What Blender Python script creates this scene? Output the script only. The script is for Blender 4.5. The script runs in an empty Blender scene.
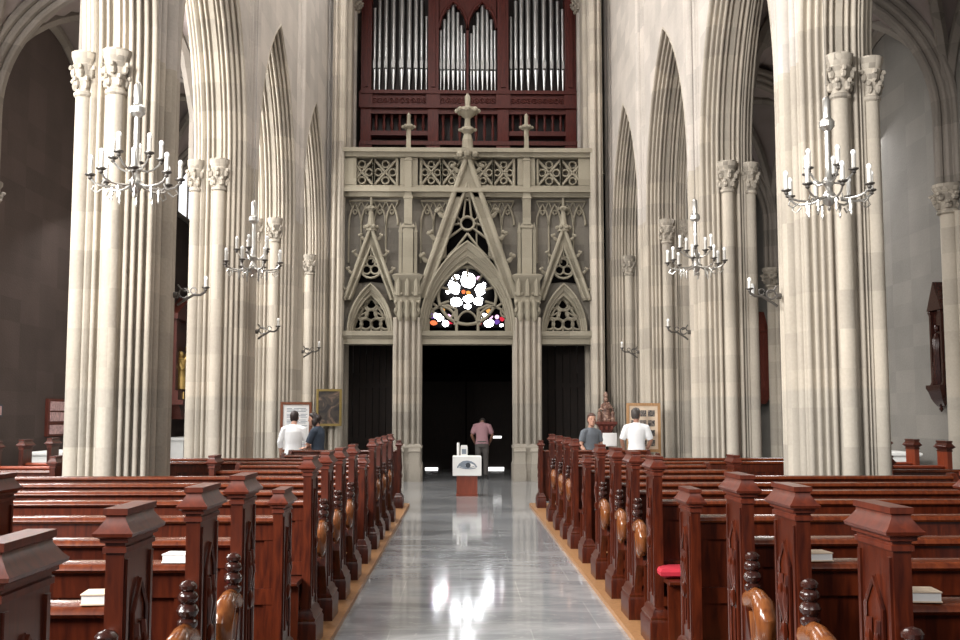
import bpy, bmesh, math, random
from mathutils import Vector, Matrix
random.seed(7)
SC = bpy.context.scene
COL = SC.collection
PI = math.pi
R = math.radians

# ------------------------------------------------------------------ camera
F_PX, HOR, VPX, EYE = 1050.0, 415.0, 461.0, 1.6
YAW = math.atan((480 - VPX) / F_PX)
PIT = math.atan((HOR - 320) / F_PX)
_F0 = Vector((math.sin(YAW), math.cos(YAW), 0))
_R = Vector((math.cos(YAW), -math.sin(YAW), 0))
_F = _F0 * math.cos(PIT) + Vector((0, 0, 1)) * math.sin(PIT)
_U = -_F0 * math.sin(PIT) + Vector((0, 0, 1)) * math.cos(PIT)
EYEP = Vector((0, 0, EYE))

def at(px, py, Y):
    d = _F * F_PX + _R * (px - 480) + _U * (320 - py)
    return EYEP + d * (Y / d.y)

cam = bpy.data.cameras.new('camera')
cam.sensor_width = 36
cam.lens = F_PX / 960 * 36
cam.clip_end = 200
cam_o = bpy.data.objects.new('camera', cam)
COL.objects.link(cam_o)
cam_o.location = EYEP
cam_o.rotation_euler = (PI / 2 + PIT, 0, -YAW)
SC.camera = cam_o
XC = 0.155                                     # nave centre line

# ------------------------------------------------------------------ materials
def new_mat(name):
    m = bpy.data.materials.new(name)
    m.use_nodes = True
    nt = m.node_tree
    b = nt.nodes['Principled BSDF']
    return m, nt, b

def ramp(nt, stops):
    r = nt.nodes.new('ShaderNodeValToRGB')
    el = r.color_ramp.elements
    while len(el) < len(stops):
        el.new(0.5)
    for e, (p, c) in zip(el, stops):
        e.position = p
        e.color = (*c, 1)
    return r

def simple(name, col, rough=0.6, metal=0.0, var=0.12, scale=8.0, bump=0.0, spec=0.5, emit=None, estr=0.0):
    m, nt, b = new_mat(name)
    b.inputs['Roughness'].default_value = rough
    b.inputs['Metallic'].default_value = metal
    b.inputs['Specular IOR Level'].default_value = spec
    tc = nt.nodes.new('ShaderNodeTexCoord')
    n = nt.nodes.new('ShaderNodeTexNoise')
    n.inputs['Scale'].default_value = scale
    n.inputs['Detail'].default_value = 4
    nt.links.new(tc.outputs['Object'], n.inputs['Vector'])
    r = ramp(nt, [(0.3, tuple(c * (1 - var) for c in col)), (0.7, tuple(min(1, c * (1 + var)) for c in col))])
    nt.links.new(n.outputs['Fac'], r.inputs['Fac'])
    nt.links.new(r.outputs['Color'], b.inputs['Base Color'])
    if bump:
        bp = nt.nodes.new('ShaderNodeBump')
        bp.inputs['Strength'].default_value = bump
        bp.inputs['Distance'].default_value = 0.02
        nt.links.new(n.outputs['Fac'], bp.inputs['Height'])
        nt.links.new(bp.outputs['Normal'], b.inputs['Normal'])
    if emit:
        b.inputs['Emission Color'].default_value = (*emit, 1)
        b.inputs['Emission Strength'].default_value = estr
    return m

def stone(name, base, tint, bw=0.62, bh=0.42, block=0.16, grey_low=False, rough=0.85):
    """ashlar stone: tone differs from block to block, fine grain, stains"""
    m, nt, b = new_mat(name)
    L = nt.links
    geo = nt.nodes.new('ShaderNodeNewGeometry')
    sn = nt.nodes.new('ShaderNodeVectorMath'); sn.operation = 'SNAP'
    sn.inputs[1].default_value = (bw, bw, bh)
    L.new(geo.outputs['Position'], sn.inputs[0])
    wn = nt.nodes.new('ShaderNodeTexWhiteNoise'); wn.noise_dimensions = '3D'
    L.new(sn.outputs['Vector'], wn.inputs['Vector'])
    n1 = nt.nodes.new('ShaderNodeTexNoise'); n1.inputs['Scale'].default_value = 1.3; n1.inputs['Detail'].default_value = 6
    n2 = nt.nodes.new('ShaderNodeTexNoise'); n2.inputs['Scale'].default_value = 30; n2.inputs['Detail'].default_value = 3
    L.new(geo.outputs['Position'], n1.inputs['Vector']); L.new(geo.outputs['Position'], n2.inputs['Vector'])
    rp = ramp(nt, [(0.0, base), (1.0, tint)])
    L.new(wn.outputs['Value'], rp.inputs['Fac'])
    hv = nt.nodes.new('ShaderNodeMath'); hv.operation = 'MULTIPLY_ADD'      # value factor
    L.new(n1.outputs['Fac'], hv.inputs[0]); hv.inputs[1].default_value = 0.45; hv.inputs[2].default_value = 0.76
    h2 = nt.nodes.new('ShaderNodeMath'); h2.operation = 'MULTIPLY_ADD'
    L.new(wn.outputs['Value'], h2.inputs[0]); h2.inputs[1].default_value = block; L.new(hv.outputs[0], h2.inputs[2])
    h3 = nt.nodes.new('ShaderNodeMath'); h3.operation = 'MULTIPLY_ADD'
    L.new(n2.outputs['Fac'], h3.inputs[0]); h3.inputs[1].default_value = 0.2; L.new(h2.outputs[0], h3.inputs[2])
    h4 = nt.nodes.new('ShaderNodeMath'); h4.operation = 'SUBTRACT'
    L.new(h3.outputs[0], h4.inputs[0]); h4.inputs[1].default_value = 0.17
    mul = nt.nodes.new('ShaderNodeMix'); mul.data_type = 'RGBA'; mul.blend_type = 'MULTIPLY'
    mul.inputs['Factor'].default_value = 1
    L.new(rp.outputs['Color'], mul.inputs[6]); L.new(h4.outputs[0], mul.inputs[7])
    out = mul.outputs[2]
    if grey_low:
        sep = nt.nodes.new('ShaderNodeSeparateXYZ'); L.new(geo.outputs['Position'], sep.inputs[0])
        mr = nt.nodes.new('ShaderNodeMapRange'); L.new(sep.outputs['Z'], mr.inputs['Value'])
        mr.inputs['From Min'].default_value = 1.86; mr.inputs['From Max'].default_value = 1.90
        mr.inputs['To Min'].default_value = 1; mr.inputs['To Max'].default_value = 0
        mg = nt.nodes.new('ShaderNodeMix'); mg.data_type = 'RGBA'; mg.blend_type = 'MULTIPLY'
        L.new(mr.outputs['Result'], mg.inputs['Factor']); L.new(out, mg.inputs[6])
        mg.inputs[7].default_value = (0.88, 0.90, 0.92, 1)
        out = mg.outputs[2]
    L.new(out, b.inputs['Base Color'])
    b.inputs['Roughness'].default_value = rough
    b.inputs['Specular IOR Level'].default_value = 0.25
    bp = nt.nodes.new('ShaderNodeBump'); bp.inputs['Strength'].default_value = 0.25; bp.inputs['Distance'].default_value = 0.02
    L.new(n2.outputs['Fac'], bp.inputs['Height']); L.new(bp.outputs['Normal'], b.inputs['Normal'])
    return m

def wood(name, dark, light, rough=0.28, grain=(3, 3, 22), coat=0.12):
    m, nt, b = new_mat(name)
    L = nt.links
    tc = nt.nodes.new('ShaderNodeTexCoord')
    mp = nt.nodes.new('ShaderNodeMapping'); mp.inputs['Scale'].default_value = (grain[2], grain[2], grain[0])
    L.new(tc.outputs['Object'], mp.inputs['Vector'])
    n = nt.nodes.new('ShaderNodeTexNoise'); n.inputs['Scale'].default_value = 1.6; n.inputs['Detail'].default_value = 5
    n.inputs['Distortion'].default_value = 0.6
    L.new(mp.outputs['Vector'], n.inputs['Vector'])
    r = ramp(nt, [(0.28, dark), (0.75, light)])
    L.new(n.outputs['Fac'], r.inputs['Fac']); L.new(r.outputs['Color'], b.inputs['Base Color'])
    b.inputs['Roughness'].default_value = rough
    b.inputs['Specular IOR Level'].default_value = 0.4
    b.inputs['Coat Weight'].default_value = coat
    b.inputs['Coat Roughness'].default_value = 0.12
    return m

def marble(name):
    m, nt, b = new_mat(name)
    L = nt.links
    geo = nt.nodes.new('ShaderNodeNewGeometry')
    mp = nt.nodes.new('ShaderNodeMapping'); mp.inputs['Scale'].default_value = (0.55, 1.5, 1)
    L.new(geo.outputs['Position'], mp.inputs['Vector'])
    n1 = nt.nodes.new('ShaderNodeTexNoise'); n1.inputs['Scale'].default_value = 1.5; n1.inputs['Detail'].default_value = 8
    n1.inputs['Distortion'].default_value = 1.2
    L.new(mp.outputs['Vector'], n1.inputs['Vector'])
    r = ramp(nt, [(0.25, (0.215, 0.224, 0.236)), (0.5, (0.285, 0.295, 0.306)), (0.62, (0.385, 0.392, 0.398)), (0.8, (0.325, 0.333, 0.342))])
    L.new(n1.outputs['Fac'], r.inputs['Fac'])
    # thin pale veins
    n3 = nt.nodes.new('ShaderNodeTexNoise'); n3.inputs['Scale'].default_value = 2.1; n3.inputs['Detail'].default_value = 5
    n3.inputs['Distortion'].default_value = 2.0
    L.new(mp.outputs['Vector'], n3.inputs['Vector'])
    ab = nt.nodes.new('ShaderNodeMath'); ab.operation = 'SUBTRACT'; L.new(n3.outputs['Fac'], ab.inputs[0]); ab.inputs[1].default_value = 0.5
    ab2 = nt.nodes.new('ShaderNodeMath'); ab2.operation = 'ABSOLUTE'; L.new(ab.outputs[0], ab2.inputs[0])
    vr = nt.nodes.new('ShaderNodeMapRange'); L.new(ab2.outputs[0], vr.inputs['Value'])
    vr.inputs['From Min'].default_value = 0; vr.inputs['From Max'].default_value = 0.02
    vr.inputs['To Min'].default_value = 0.5; vr.inputs['To Max'].default_value = 0
    mv = nt.nodes.new('ShaderNodeMix'); mv.data_type = 'RGBA'; L.new(vr.outputs['Result'], mv.inputs['Factor'])
    L.new(r.outputs['Color'], mv.inputs[6]); mv.inputs[7].default_value = (0.45, 0.45, 0.44, 1)
    # slabs and joints
    bk = nt.nodes.new('ShaderNodeTexBrick')
    bk.inputs['Scale'].default_value = 1.0
    bk.inputs['Brick Width'].default_value = 1.05; bk.inputs['Row Height'].default_value = 1.15
    bk.inputs['Mortar Size'].default_value = 0.006; bk.offset = 0.5
    bk.inputs['Color1'].default_value = (0.93, 0.93, 0.93, 1); bk.inputs['Color2'].default_value = (1.06, 1.06, 1.06, 1)
    bk.inputs['Mortar'].default_value = (1.22, 1.21, 1.18, 1)
    L.new(geo.outputs['Position'], bk.inputs['Vector'])
    mu = nt.nodes.new('ShaderNodeMix'); mu.data_type = 'RGBA'; mu.blend_type = 'MULTIPLY'; mu.inputs['Factor'].default_value = 1
    L.new(mv.outputs[2], mu.inputs[6]); L.new(bk.outputs['Color'], mu.inputs[7])
    L.new(mu.outputs[2], b.inputs['Base Color'])
    n4 = nt.nodes.new('ShaderNodeTexNoise'); n4.inputs['Scale'].default_value = 6
    L.new(geo.outputs['Position'], n4.inputs['Vector'])
    rr = nt.nodes.new('ShaderNodeMapRange'); L.new(n4.outputs['Fac'], rr.inputs['Value'])
    rr.inputs['To Min'].default_value = 0.05; rr.inputs['To Max'].default_value = 0.12
    L.new(rr.outputs['Result'], b.inputs['Roughness'])
    bp = nt.nodes.new('ShaderNodeBump'); bp.inputs['Strength'].default_value = 0.05; bp.inputs['Distance'].default_value = 0.01
    L.new(n4.outputs['Fac'], bp.inputs['Height']); L.new(bp.outputs['Normal'], b.inputs['Normal'])
    b.inputs['Specular IOR Level'].default_value = 0.6
    return m

def canvas(name, cols, scale=4.0):
    m, nt, b = new_mat(name)
    tc = nt.nodes.new('ShaderNodeTexCoord')
    n = nt.nodes.new('ShaderNodeTexNoise'); n.inputs['Scale'].default_value = scale; n.inputs['Detail'].default_value = 3
    n.inputs['Distortion'].default_value = 1.5
    nt.links.new(tc.outputs['Object'], n.inputs['Vector'])
    r = ramp(nt, cols)
    nt.links.new(n.outputs['Fac'], r.inputs['Fac']); nt.links.new(r.outputs['Color'], b.inputs['Base Color'])
    b.inputs['Roughness'].default_value = 0.5
    return m

M = {}
M['pier'] = stone('pier_stone', (0.405, 0.36, 0.30), (0.48, 0.425, 0.35), block=0.08, grey_low=True)
M['capital'] = stone('capital_stone_shaded', (0.27, 0.24, 0.20), (0.40, 0.355, 0.295), bw=0.07, bh=0.06, block=0.3)  # carved shading put into the colour as darker, patchy stone
M['nave'] = stone('nave_wall_stone', (0.46, 0.42, 0.38), (0.53, 0.48, 0.43), block=0.06)
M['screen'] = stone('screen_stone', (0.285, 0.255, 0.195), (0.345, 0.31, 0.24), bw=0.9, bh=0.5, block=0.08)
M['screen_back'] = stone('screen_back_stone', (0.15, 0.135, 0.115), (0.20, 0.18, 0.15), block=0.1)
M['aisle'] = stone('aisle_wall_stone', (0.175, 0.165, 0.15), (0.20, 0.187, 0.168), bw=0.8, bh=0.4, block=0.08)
M['aisle_dim'] = stone('aisle_wall_stone_shaded', (0.075, 0.056, 0.05), (0.09, 0.067, 0.06), bw=0.8, bh=0.4, block=0.05)  # left aisle shade put into a darker copy of the wall stone
M['rib'] = stone('rib_stone', (0.21, 0.185, 0.16), (0.26, 0.23, 0.20), block=0.1)
M['web'] = simple('vault_plaster', (0.27, 0.225, 0.21), 0.9, var=0.08, scale=2)
M['void'] = simple('painted_darkness', (0.005, 0.0045, 0.0045), 0.9, var=0.2, spec=0.0)  # near-black colour stands in for the unlit depth
M['dark_door'] = wood('dark_door_wood', (0.006, 0.0035, 0.0025), (0.016, 0.009, 0.006), 0.8, coat=0)
M['floor'] = marble('grey_marble')
M['wood'] = wood('pew_wood', (0.022, 0.0026, 0.0009), (0.088, 0.0142, 0.0036), 0.32)
M['wood_cap'] = wood('pew_cap_wood', (0.038, 0.005, 0.002), (0.115, 0.019, 0.006), 0.42)
M['wood_dark'] = wood('pew_carving_wood', (0.018, 0.006, 0.005), (0.04, 0.012, 0.008), 0.22)
M['wood_amber'] = wood('pew_scroll_wood', (0.085, 0.022, 0.007), (0.22, 0.075, 0.022), 0.2)
M['wood_rail'] = wood('pew_ledge_wood', (0.06, 0.010, 0.003), (0.14, 0.029, 0.007), 0.26)
M['platform'] = wood('platform_wood', (0.26, 0.125, 0.05), (0.40, 0.21, 0.09), 0.45, coat=0.1)
M['orange_wood'] = wood('aisle_pew_wood', (0.20, 0.032, 0.012), (0.34, 0.065, 0.022), 0.35)
M['organ'] = wood('organ_case_wood', (0.06, 0.008, 0.005), (0.12, 0.018, 0.011), 0.55, coat=0.0)
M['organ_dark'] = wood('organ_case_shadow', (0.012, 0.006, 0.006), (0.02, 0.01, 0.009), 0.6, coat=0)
M['pipe'] = simple('organ_pipe_tin', (0.62, 0.63, 0.63), 0.32, 0.85, var=0.08, scale=3)
M['pipe_mouth'] = simple('organ_pipe_lip', (0.55, 0.55, 0.54), 0.5, 0.3)
M['silver'] = simple('chandelier_metal', (0.55, 0.535, 0.50), 0.28, 0.8, var=0.05)
M['candle'] = simple('candle_sleeve', (0.62, 0.60, 0.56), 0.5)
M['bulb'] = simple('frosted_bulb', (0.9, 0.9, 0.88), 0.15, emit=(1, 0.97, 0.92), estr=0.15)
M['iron'] = simple('dark_iron', (0.12, 0.11, 0.10), 0.4, 0.5)
M['white'] = simple('white_paint', (0.80, 0.80, 0.78), 0.6, var=0.03)
M['paper'] = simple('white_paper', (0.82, 0.82, 0.81), 0.8, var=0.03)
M['ink'] = simple('dark_ink', (0.05, 0.06, 0.075), 0.8)
M['ink_grey'] = simple('grey_ink', (0.22, 0.26, 0.31), 0.8)
M['red_box'] = wood('red_brown_board', (0.17, 0.036, 0.018), (0.25, 0.055, 0.027), 0.4)
M['brown_frame'] = wood('brown_frame_wood', (0.14, 0.045, 0.02), (0.22, 0.08, 0.04), 0.45)
M['tan_frame'] = wood('tan_frame_wood', (0.34, 0.18, 0.075), (0.5, 0.29, 0.14), 0.5, coat=0.1)
M['tan_board'] = simple('tan_board', (0.70, 0.56, 0.42), 0.8)
M['gilt'] = simple('gilt', (0.25, 0.18, 0.06), 0.4, 0.5)
M['gold'] = simple('gold_carving', (0.72, 0.48, 0.16), 0.38, 0.5)
M['altar_wood'] = wood('altar_wood', (0.09, 0.02, 0.014), (0.16, 0.04, 0.026), 0.4)
M['statue'] = canvas('painted_statue', [(0.3, (0.06, 0.03, 0.025)), (0.5, (0.2, 0.1, 0.07)), (0.7, (0.45, 0.3, 0.22))], 9)
M['painting'] = canvas('oil_painting', [(0.35, (0.012, 0.010, 0.010)), (0.5, (0.05, 0.035, 0.025)), (0.6, (0.16, 0.10, 0.07)), (0.75, (0.42, 0.32, 0.25))], 3.0)
M['photo'] = canvas('photo_print', [(0.4, (0.02, 0.02, 0.025)), (0.6, (0.22, 0.18, 0.15)), (0.8, (0.6, 0.5, 0.4))], 12)
M['pink_paper'] = simple('pink_print', (0.55, 0.36, 0.36), 0.8, var=0.3, scale=20)
M['red_cloth'] = simple('red_cushion_cloth', (0.42, 0.012, 0.03), 0.8)
M['skin'] = simple('skin', (0.50, 0.27, 0.19), 0.5, var=0.05)
M['skin_dark'] = simple('tanned_skin', (0.36, 0.18, 0.12), 0.5, var=0.05)
M['hair_dark'] = simple('dark_hair', (0.022, 0.012, 0.010), 0.5)
M['hair_brown'] = simple('brown_hair', (0.075, 0.032, 0.022), 0.5)
M['hair_grey'] = simple('greying_hair', (0.06, 0.05, 0.045), 0.5)
M['shirt_white'] = simple('white_shirt', (0.86, 0.87, 0.88), 0.8, var=0.04)
M['shirt_pink'] = simple('pink_shirt', (0.46, 0.26, 0.29), 0.8, var=0.06)
M['shirt_grey'] = simple('grey_shirt', (0.13, 0.145, 0.165), 0.85, var=0.08)
M['dress_dark'] = simple('dark_blue_dress', (0.03, 0.045, 0.07), 0.8)
M['trouser_grey'] = simple('grey_trousers', (0.11, 0.10, 0.095), 0.85)
M['trouser_dark'] = simple('dark_trousers', (0.03, 0.024, 0.028), 0.85)
M['shoe'] = simple('black_shoe', (0.015, 0.014, 0.014), 0.4)
def glow(name, col, s):
    return simple(name, col, 0.3, var=0.05, scale=6, emit=col, estr=s)
M['g_white'] = glow('bright_glass', (0.95, 0.97, 1.0), 19.0)
M['g_amber'] = glow('amber_glass', (0.9, 0.42, 0.10), 1.2)
M['g_red'] = glow('red_glass', (0.80, 0.03, 0.06), 1.1)
M['g_orange'] = glow('orange_glass', (0.95, 0.22, 0.08), 1.3)
M['g_violet'] = glow('violet_glass', (0.22, 0.10, 0.50), 0.8)
M['g_pink'] = glow('pink_glass', (0.85, 0.5, 0.75), 2.0)
M['daylight'] = glow('daylight_gap', (1.0, 0.99, 0.97), 2.2)
M['sky_glass'] = glow('aisle_window_glass', (0.95, 0.97, 1.0), 1.6)

# ------------------------------------------------------------------ mesh builder
class MB:
    def __init__(s):
        s.v = []; s.f = []
    def add(s, vs, fs):
        o = len(s.v)
        s.v += [tuple(p) for p in vs]
        s.f += [tuple(i + o for i in f) for f in fs]
        return s
    def box(s, x0, x1, y0, y1, z0, z1):
        x0, x1 = min(x0, x1), max(x0, x1)
        vs = [(x, y, z) for z in (z0, z1) for y in (y0, y1) for x in (x0, x1)]
        return s.add(vs, [(0, 2, 3, 1), (4, 5, 7, 6), (0, 1, 5, 4), (2, 6, 7, 3), (0, 4, 6, 2), (1, 3, 7, 5)])
    def prism(s, poly, axis, a, b):
        n = len(poly)
        def P(p, c):
            return {'x': (c, p[0], p[1]), 'y': (p[0], c, p[1]), 'z': (p[0], p[1], c)}[axis]
        vs = [P(p, a) for p in poly] + [P(p, b) for p in poly]
        fs = [tuple(range(n)), tuple(range(2 * n - 1, n - 1, -1))]
        fs += [(i, (i + 1) % n, n + (i + 1) % n, n + i) for i in range(n)]
        return s.add(vs, fs)
    def loft(s, rings, cap=True, closed=True):
        n = len(rings[0]); vs = [p for r in rings for p in r]; fs = []
        for k in range(len(rings) - 1):
            for i in range(n if closed else n - 1):
                j = (i + 1) % n
                fs.append((k * n + i, k * n + j, (k + 1) * n + j, (k + 1) * n + i))
        if cap and closed:
            fs.append(tuple(range(n - 1, -1, -1)))
            fs.append(tuple(range((len(rings) - 1) * n, len(rings) * n)))
        return s.add(vs, fs)
    def rects(s, x0, x1, y0, y1, prof):
        """stacked rectangle with mouldings: prof = [(overhang, z)]"""
        x0, x1 = min(x0, x1), max(x0, x1)
        rings = [[(x0 - o, y0 - o, z), (x1 + o, y0 - o, z), (x1 + o, y1 + o, z), (x0 - o, y1 + o, z)] for o, z in prof]
        return s.loft(rings)
    def lathe(s, prof, cx=0, cy=0, n=12, squash=1.0, rot=0.0):
        rings = [[(cx + r * math.cos(2 * PI * i / n + rot), cy + squash * r * math.sin(2 * PI * i / n + rot), z) for i in range(n)] for r, z in prof]
        return s.loft(rings)
    def tube(s, pts, r, n=8, cap=True):
        pts = [Vector(p) for p in pts]
        rs = r if isinstance(r, (list, tuple)) else [r] * len(pts)
        up = None; rings = []
        for i, p in enumerate(pts):
            t = (pts[min(i + 1, len(pts) - 1)] - pts[max(i - 1, 0)])
            t = t.normalized() if t.length > 1e-9 else Vector((0, 0, 1))
            if up is None:
                up = Vector((0, 0, 1)) if abs(t.z) < 0.9 else Vector((1, 0, 0))
            a = t.cross(up)
            if a.length < 1e-6:
                a = t.cross(Vector((0, 1, 0)))
            a.normalize(); b = a.cross(t).normalized(); up = b
            rings.append([p + (a * math.cos(2 * PI * k / n) + b * math.sin(2 * PI * k / n)) * rs[i] for k in range(n)])
        return s.loft(rings, cap)
    def ball(s, c, rx, ry=None, rz=None, n=10, m=7):
        ry = ry or rx; rz = rz or rx
        rings = []
        for j in range(m + 1):
            a = -PI / 2 + PI * j / m
            q = max(math.cos(a), 0.02)
            rings.append([(c[0] + rx * q * math.cos(2 * PI * i / n), c[1] + ry * q * math.sin(2 * PI * i / n), c[2] + rz * math.sin(a)) for i in range(n)])
        return s.loft(rings)
    def stroke(s, pts, w, y0, y1, closed=False):
        """flat bar of width w along a polyline in the XZ plane, from y0 to y1"""
        n = len(pts); L = []; Rr = []
        for i in range(n):
            if closed:
                a, b = pts[i - 1], pts[(i + 1) % n]
            else:
                a, b = pts[max(i - 1, 0)], pts[min(i + 1, n - 1)]
            dx, dz = b[0] - a[0], b[1] - a[1]
            l = math.hypot(dx, dz) or 1
            nx, nz = -dz / l * w / 2, dx / l * w / 2
            L.append((pts[i][0] + nx, pts[i][1] + nz)); Rr.append((pts[i][0] - nx, pts[i][1] - nz))
        ch = min(w * 0.3, abs(y1 - y0) * 0.4)
        ys = y0
        rings = []
        for i in range(n):
            m = ((L[i][0] + Rr[i][0]) / 2, (L[i][1] + Rr[i][1]) / 2)
            k = 0.45
            li = (m[0] + (L[i][0] - m[0]) * k, m[1] + (L[i][1] - m[1]) * k)
            ri = (m[0] + (Rr[i][0] - m[0]) * k, m[1] + (Rr[i][1] - m[1]) * k)
            rings.append([(L[i][0], y1, L[i][1]), (L[i][0], y0 + ch, L[i][1]), (li[0], y0, li[1]), (ri[0], y0, ri[1]), (Rr[i][0], y0 + ch, Rr[i][1]), (Rr[i][0], y1, Rr[i][1])])
        if closed:
            rings.append(rings[0])
        return s.loft(rings, not closed)
    def build(s, name, mat, parent=None, smooth=True, kind=None, loc=None):
        me = bpy.data.meshes.new(name)
        me.from_pydata(s.v, [], s.f)
        bm = bmesh.new(); bm.from_mesh(me)
        bmesh.ops.recalc_face_normals(bm, faces=bm.faces)
        bm.to_mesh(me); bm.free()
        if smooth:
            me.shade_smooth()
            me.set_sharp_from_angle(angle=R(38))
        me.materials.append(M[mat] if isinstance(mat, str) else mat)
        o = bpy.data.objects.new(name, me)
        COL.objects.link(o)
        if parent: o.parent = parent
        if kind: o['kind'] = kind
        if loc: o.location = loc
        return o

def thing(name, label, cat, loc=(0, 0, 0), rz=0, group=None):
    o = bpy.data.objects.new(name, None)
    o.empty_display_size = 0.1
    COL.objects.link(o)
    o.location = loc; o.rotation_euler = (0, 0, rz)
    o['label'] = label; o['category'] = cat
    if group: o['group'] = group
    return o

def tag(o, label, cat, group=None):
    o['label'] = label; o['category'] = cat
    if group: o['group'] = group
    return o

def copy_tree(o, parent=None, label=None):
    c = o.copy(); COL.objects.link(c)
    if parent: c.parent = parent
    if label: c['label'] = label
    for ch in list(o.children):
        copy_tree(ch, c)
    return c

def arc(cx, cz, r, a0, a1, n=10):
    return [(cx + r * math.cos(R(a0 + (a1 - a0) * i / n)), cz + r * math.sin(R(a0 + (a1 - a0) * i / n))) for i in range(n + 1)]

def pointed(xc, z0, half, rise, n=12):
    """pointed arch polyline from left foot over the apex to right foot"""
    S = 2 * half
    rad = (rise * rise + half * half) / S
    c = rad - half
    tm = math.acos(max(-1, min(1, c / rad)))
    right = [(xc - c + rad * math.cos(tm * i / n), z0 + rad * math.sin(tm * i / n)) for i in range(n + 1)]
    left = [(2 * xc - x, z) for x, z in right]
    return left + right[::-1][1:]

# ------------------------------------------------------------------ piers, arcade, nave walls
PY = [6.98, 11.85, 16.72, 21.59, 26.46]
UC, Z0, ZT = 4.02, 5.54, 16.0
ZR = 5.33                                       # springing of the aisle wall shafts
NF = 0.44                                       # nave face offset

def scallop(P, Q, spec):
    """points from P to Q; spec = [(kind, width)] rolls r, hollows h, flats f"""
    tot = sum(w for _, w in spec)
    L = math.hypot(Q[0] - P[0], Q[1] - P[1])
    tx, ty = (Q[0] - P[0]) / L, (Q[1] - P[1]) / L
    nx, ny = ty, -tx
    out = []; s = 0
    for k, w in spec:
        w = w / tot * L
        if k == 'f':
            out.append((P[0] + tx * s, P[1] + ty * s))
        else:
            n = 6
            for i in range(n):
                a = PI * i / n
                d = w / 2 * math.sin(a) * (1.0 if k == 'r' else -2.6)
                q = s + w / 2 * (1 - math.cos(a))
                out.append((P[0] + tx * q + nx * d, P[1] + ty * q + ny * d))
        s += w
    return out
A_, B_, C_, D_ = (-NF, -0.44), (-0.24, -0.64), (0.17, -0.64), (NF - .07, -0.44)
s1 = [('r', .075), ('h', .05), ('r', .06), ('h', .05), ('r', .05), ('h', .05)]
s2 = [('r', .07), ('h', .05), ('r', .05), ('h', .05), ('f', .10), ('h', .05), ('r', .05), ('h', .05), ('r', .07), ('h', .05)]
SIDE = scallop(A_, B_, s1) + scallop(B_, C_, s2) + scallop(C_, D_, s1[::-1]) + [D_]
AISF = scallop(D_, (NF - .07, 0.44), [('f', .15), ('h', .08), ('r', .09), ('h', .05), ('r', .18), ('h', .05), ('r', .09), ('h', .08), ('f', .15)])
NAVF = scallop((-NF, 0.44), A_, [('r', .05), ('h', .06), ('r', .09), ('h', .04), ('r', .04), ('h', .06), ('r', .20), ('h', .06), ('r', .04), ('h', .04), ('r', .09), ('h', .06), ('r', .05)]) + [A_]
SIDE2 = [(u, -y) for u, y in reversed(SIDE)]     # the +Y side, from aisle face round to nave face
OUT = SIDE[:-1] + AISF + SIDE2[:-1] + NAVF[:-1]

def wx(s, lu):
    return XC + .05 + s * (UC + lu)

def capital(parent, x, y, r, z0=5.06, z1=5.54):
    mb = MB()
    mb.lathe([(r * 1.0, z0 - .02), (r * 1.25, z0), (r * 1.25, z0 + .03), (r * 1.02, z0 + .045), (r * 1.05, z0 + .15), (r * 1.35, z0 + .30), (r * 1.5, z0 + .33), (r * 1.35, z0 + .35), (r * 1.65, z1 - .05), (r * 1.65, z1)], x, y, 12)
    for row, (zz, rr, n) in enumerate(((z0 + .12, 1.15, 6), (z0 + .25, 1.35, 6))):
        for i in range(n):
            a = 2 * PI * (i + .5 * row) / n
            cx, cy = x + rr * r * math.cos(a), y + rr * r * math.sin(a)
            mb.ball((cx, cy, zz), r * .40, r * .40, .06, 6, 4)
            mb.ball((cx + r * .32 * math.cos(a), cy + r * .32 * math.sin(a), zz + .05), r * .30, r * .30, .032, 6, 4)
    return mb.build('capital', 'capital', parent)

ordn = ['nearest', 'second', 'third', 'fourth']
def make_pier(s, k):
    Y = PY[k]
    side = 'left' if s < 0 else 'right'
    t = thing('clustered_pier', '', 'pier', (wx(s, 0), Y, 0), 0, 'clustered piers of the nave arcade')
    lab = {(-1, 1): 'large fluted pale stone pier nearest on the left, rising behind the left pews',
           (-1, 2): 'second fluted stone pier from the front on the left, behind the smaller left chandelier',
           (-1, 3): 'third fluted stone pier on the left, behind the white notice board in a brown frame',
           (-1, 4): 'fluted stone pier on the left that carries the gilt framed dark painting',
           (1, 1): 'large fluted pale stone pier nearest on the right, rising behind the right pews',
           (1, 2): 'second fluted stone pier from the front on the right, behind the smaller right chandelier',
           (1, 3): 'third fluted stone pier on the right, behind the tan board of photographs',
           (1, 4): 'fluted stone pier on the right that carries the small statue on a bracket'}
    t['label'] = lab[(s, k)]
    def ring(z, q=1.0, o=0.0):
        return [(s * u * q, y * q, z) for u, y in OUT]
    MB().loft([ring(0.42), ring(Z0)]).build('shaft', 'pier', t)
    MB().loft([ring(0, 1.16), ring(.28, 1.16), ring(.33, 1.10), ring(.37, 1.10), ring(.42, 1.0)]).build('plinth', 'pier', t)
    for sy in (-1, 1):
        for lu, ly, r in ((-.07, sy * .66, .095), (.31, sy * .57, .085)):
            sh = MB().lathe([(r * 1.5, .30), (r * 1.5, .40), (r * 1.1, .46), (r, .5), (r, 5.06)], s * lu, ly, 12).build('attached_shaft', 'pier', t)
            capital(sh, s * lu, ly, r)
    return t
PIER = {}
for s in (-1, 1):
    for k in (1, 2, 3, 4):
        PIER[(s, k)] = make_pier(s, k)

S_ARCH, RISE = (PY[1] - PY[0]) - 0.88, 3.36
R_ARCH = (RISE ** 2 + S_ARCH ** 2 / 4) / S_ARCH
C_ARCH = R_ARCH - S_ARCH / 2
def arc_pts(v, yc, n=14):
    r = R_ARCH - v
    tm = math.acos(C_ARCH / r)
    return [(yc - C_ARCH + r * math.cos(tm * i / n), Z0 + r * math.sin(tm * i / n)) for i in range(n + 1)]

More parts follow.
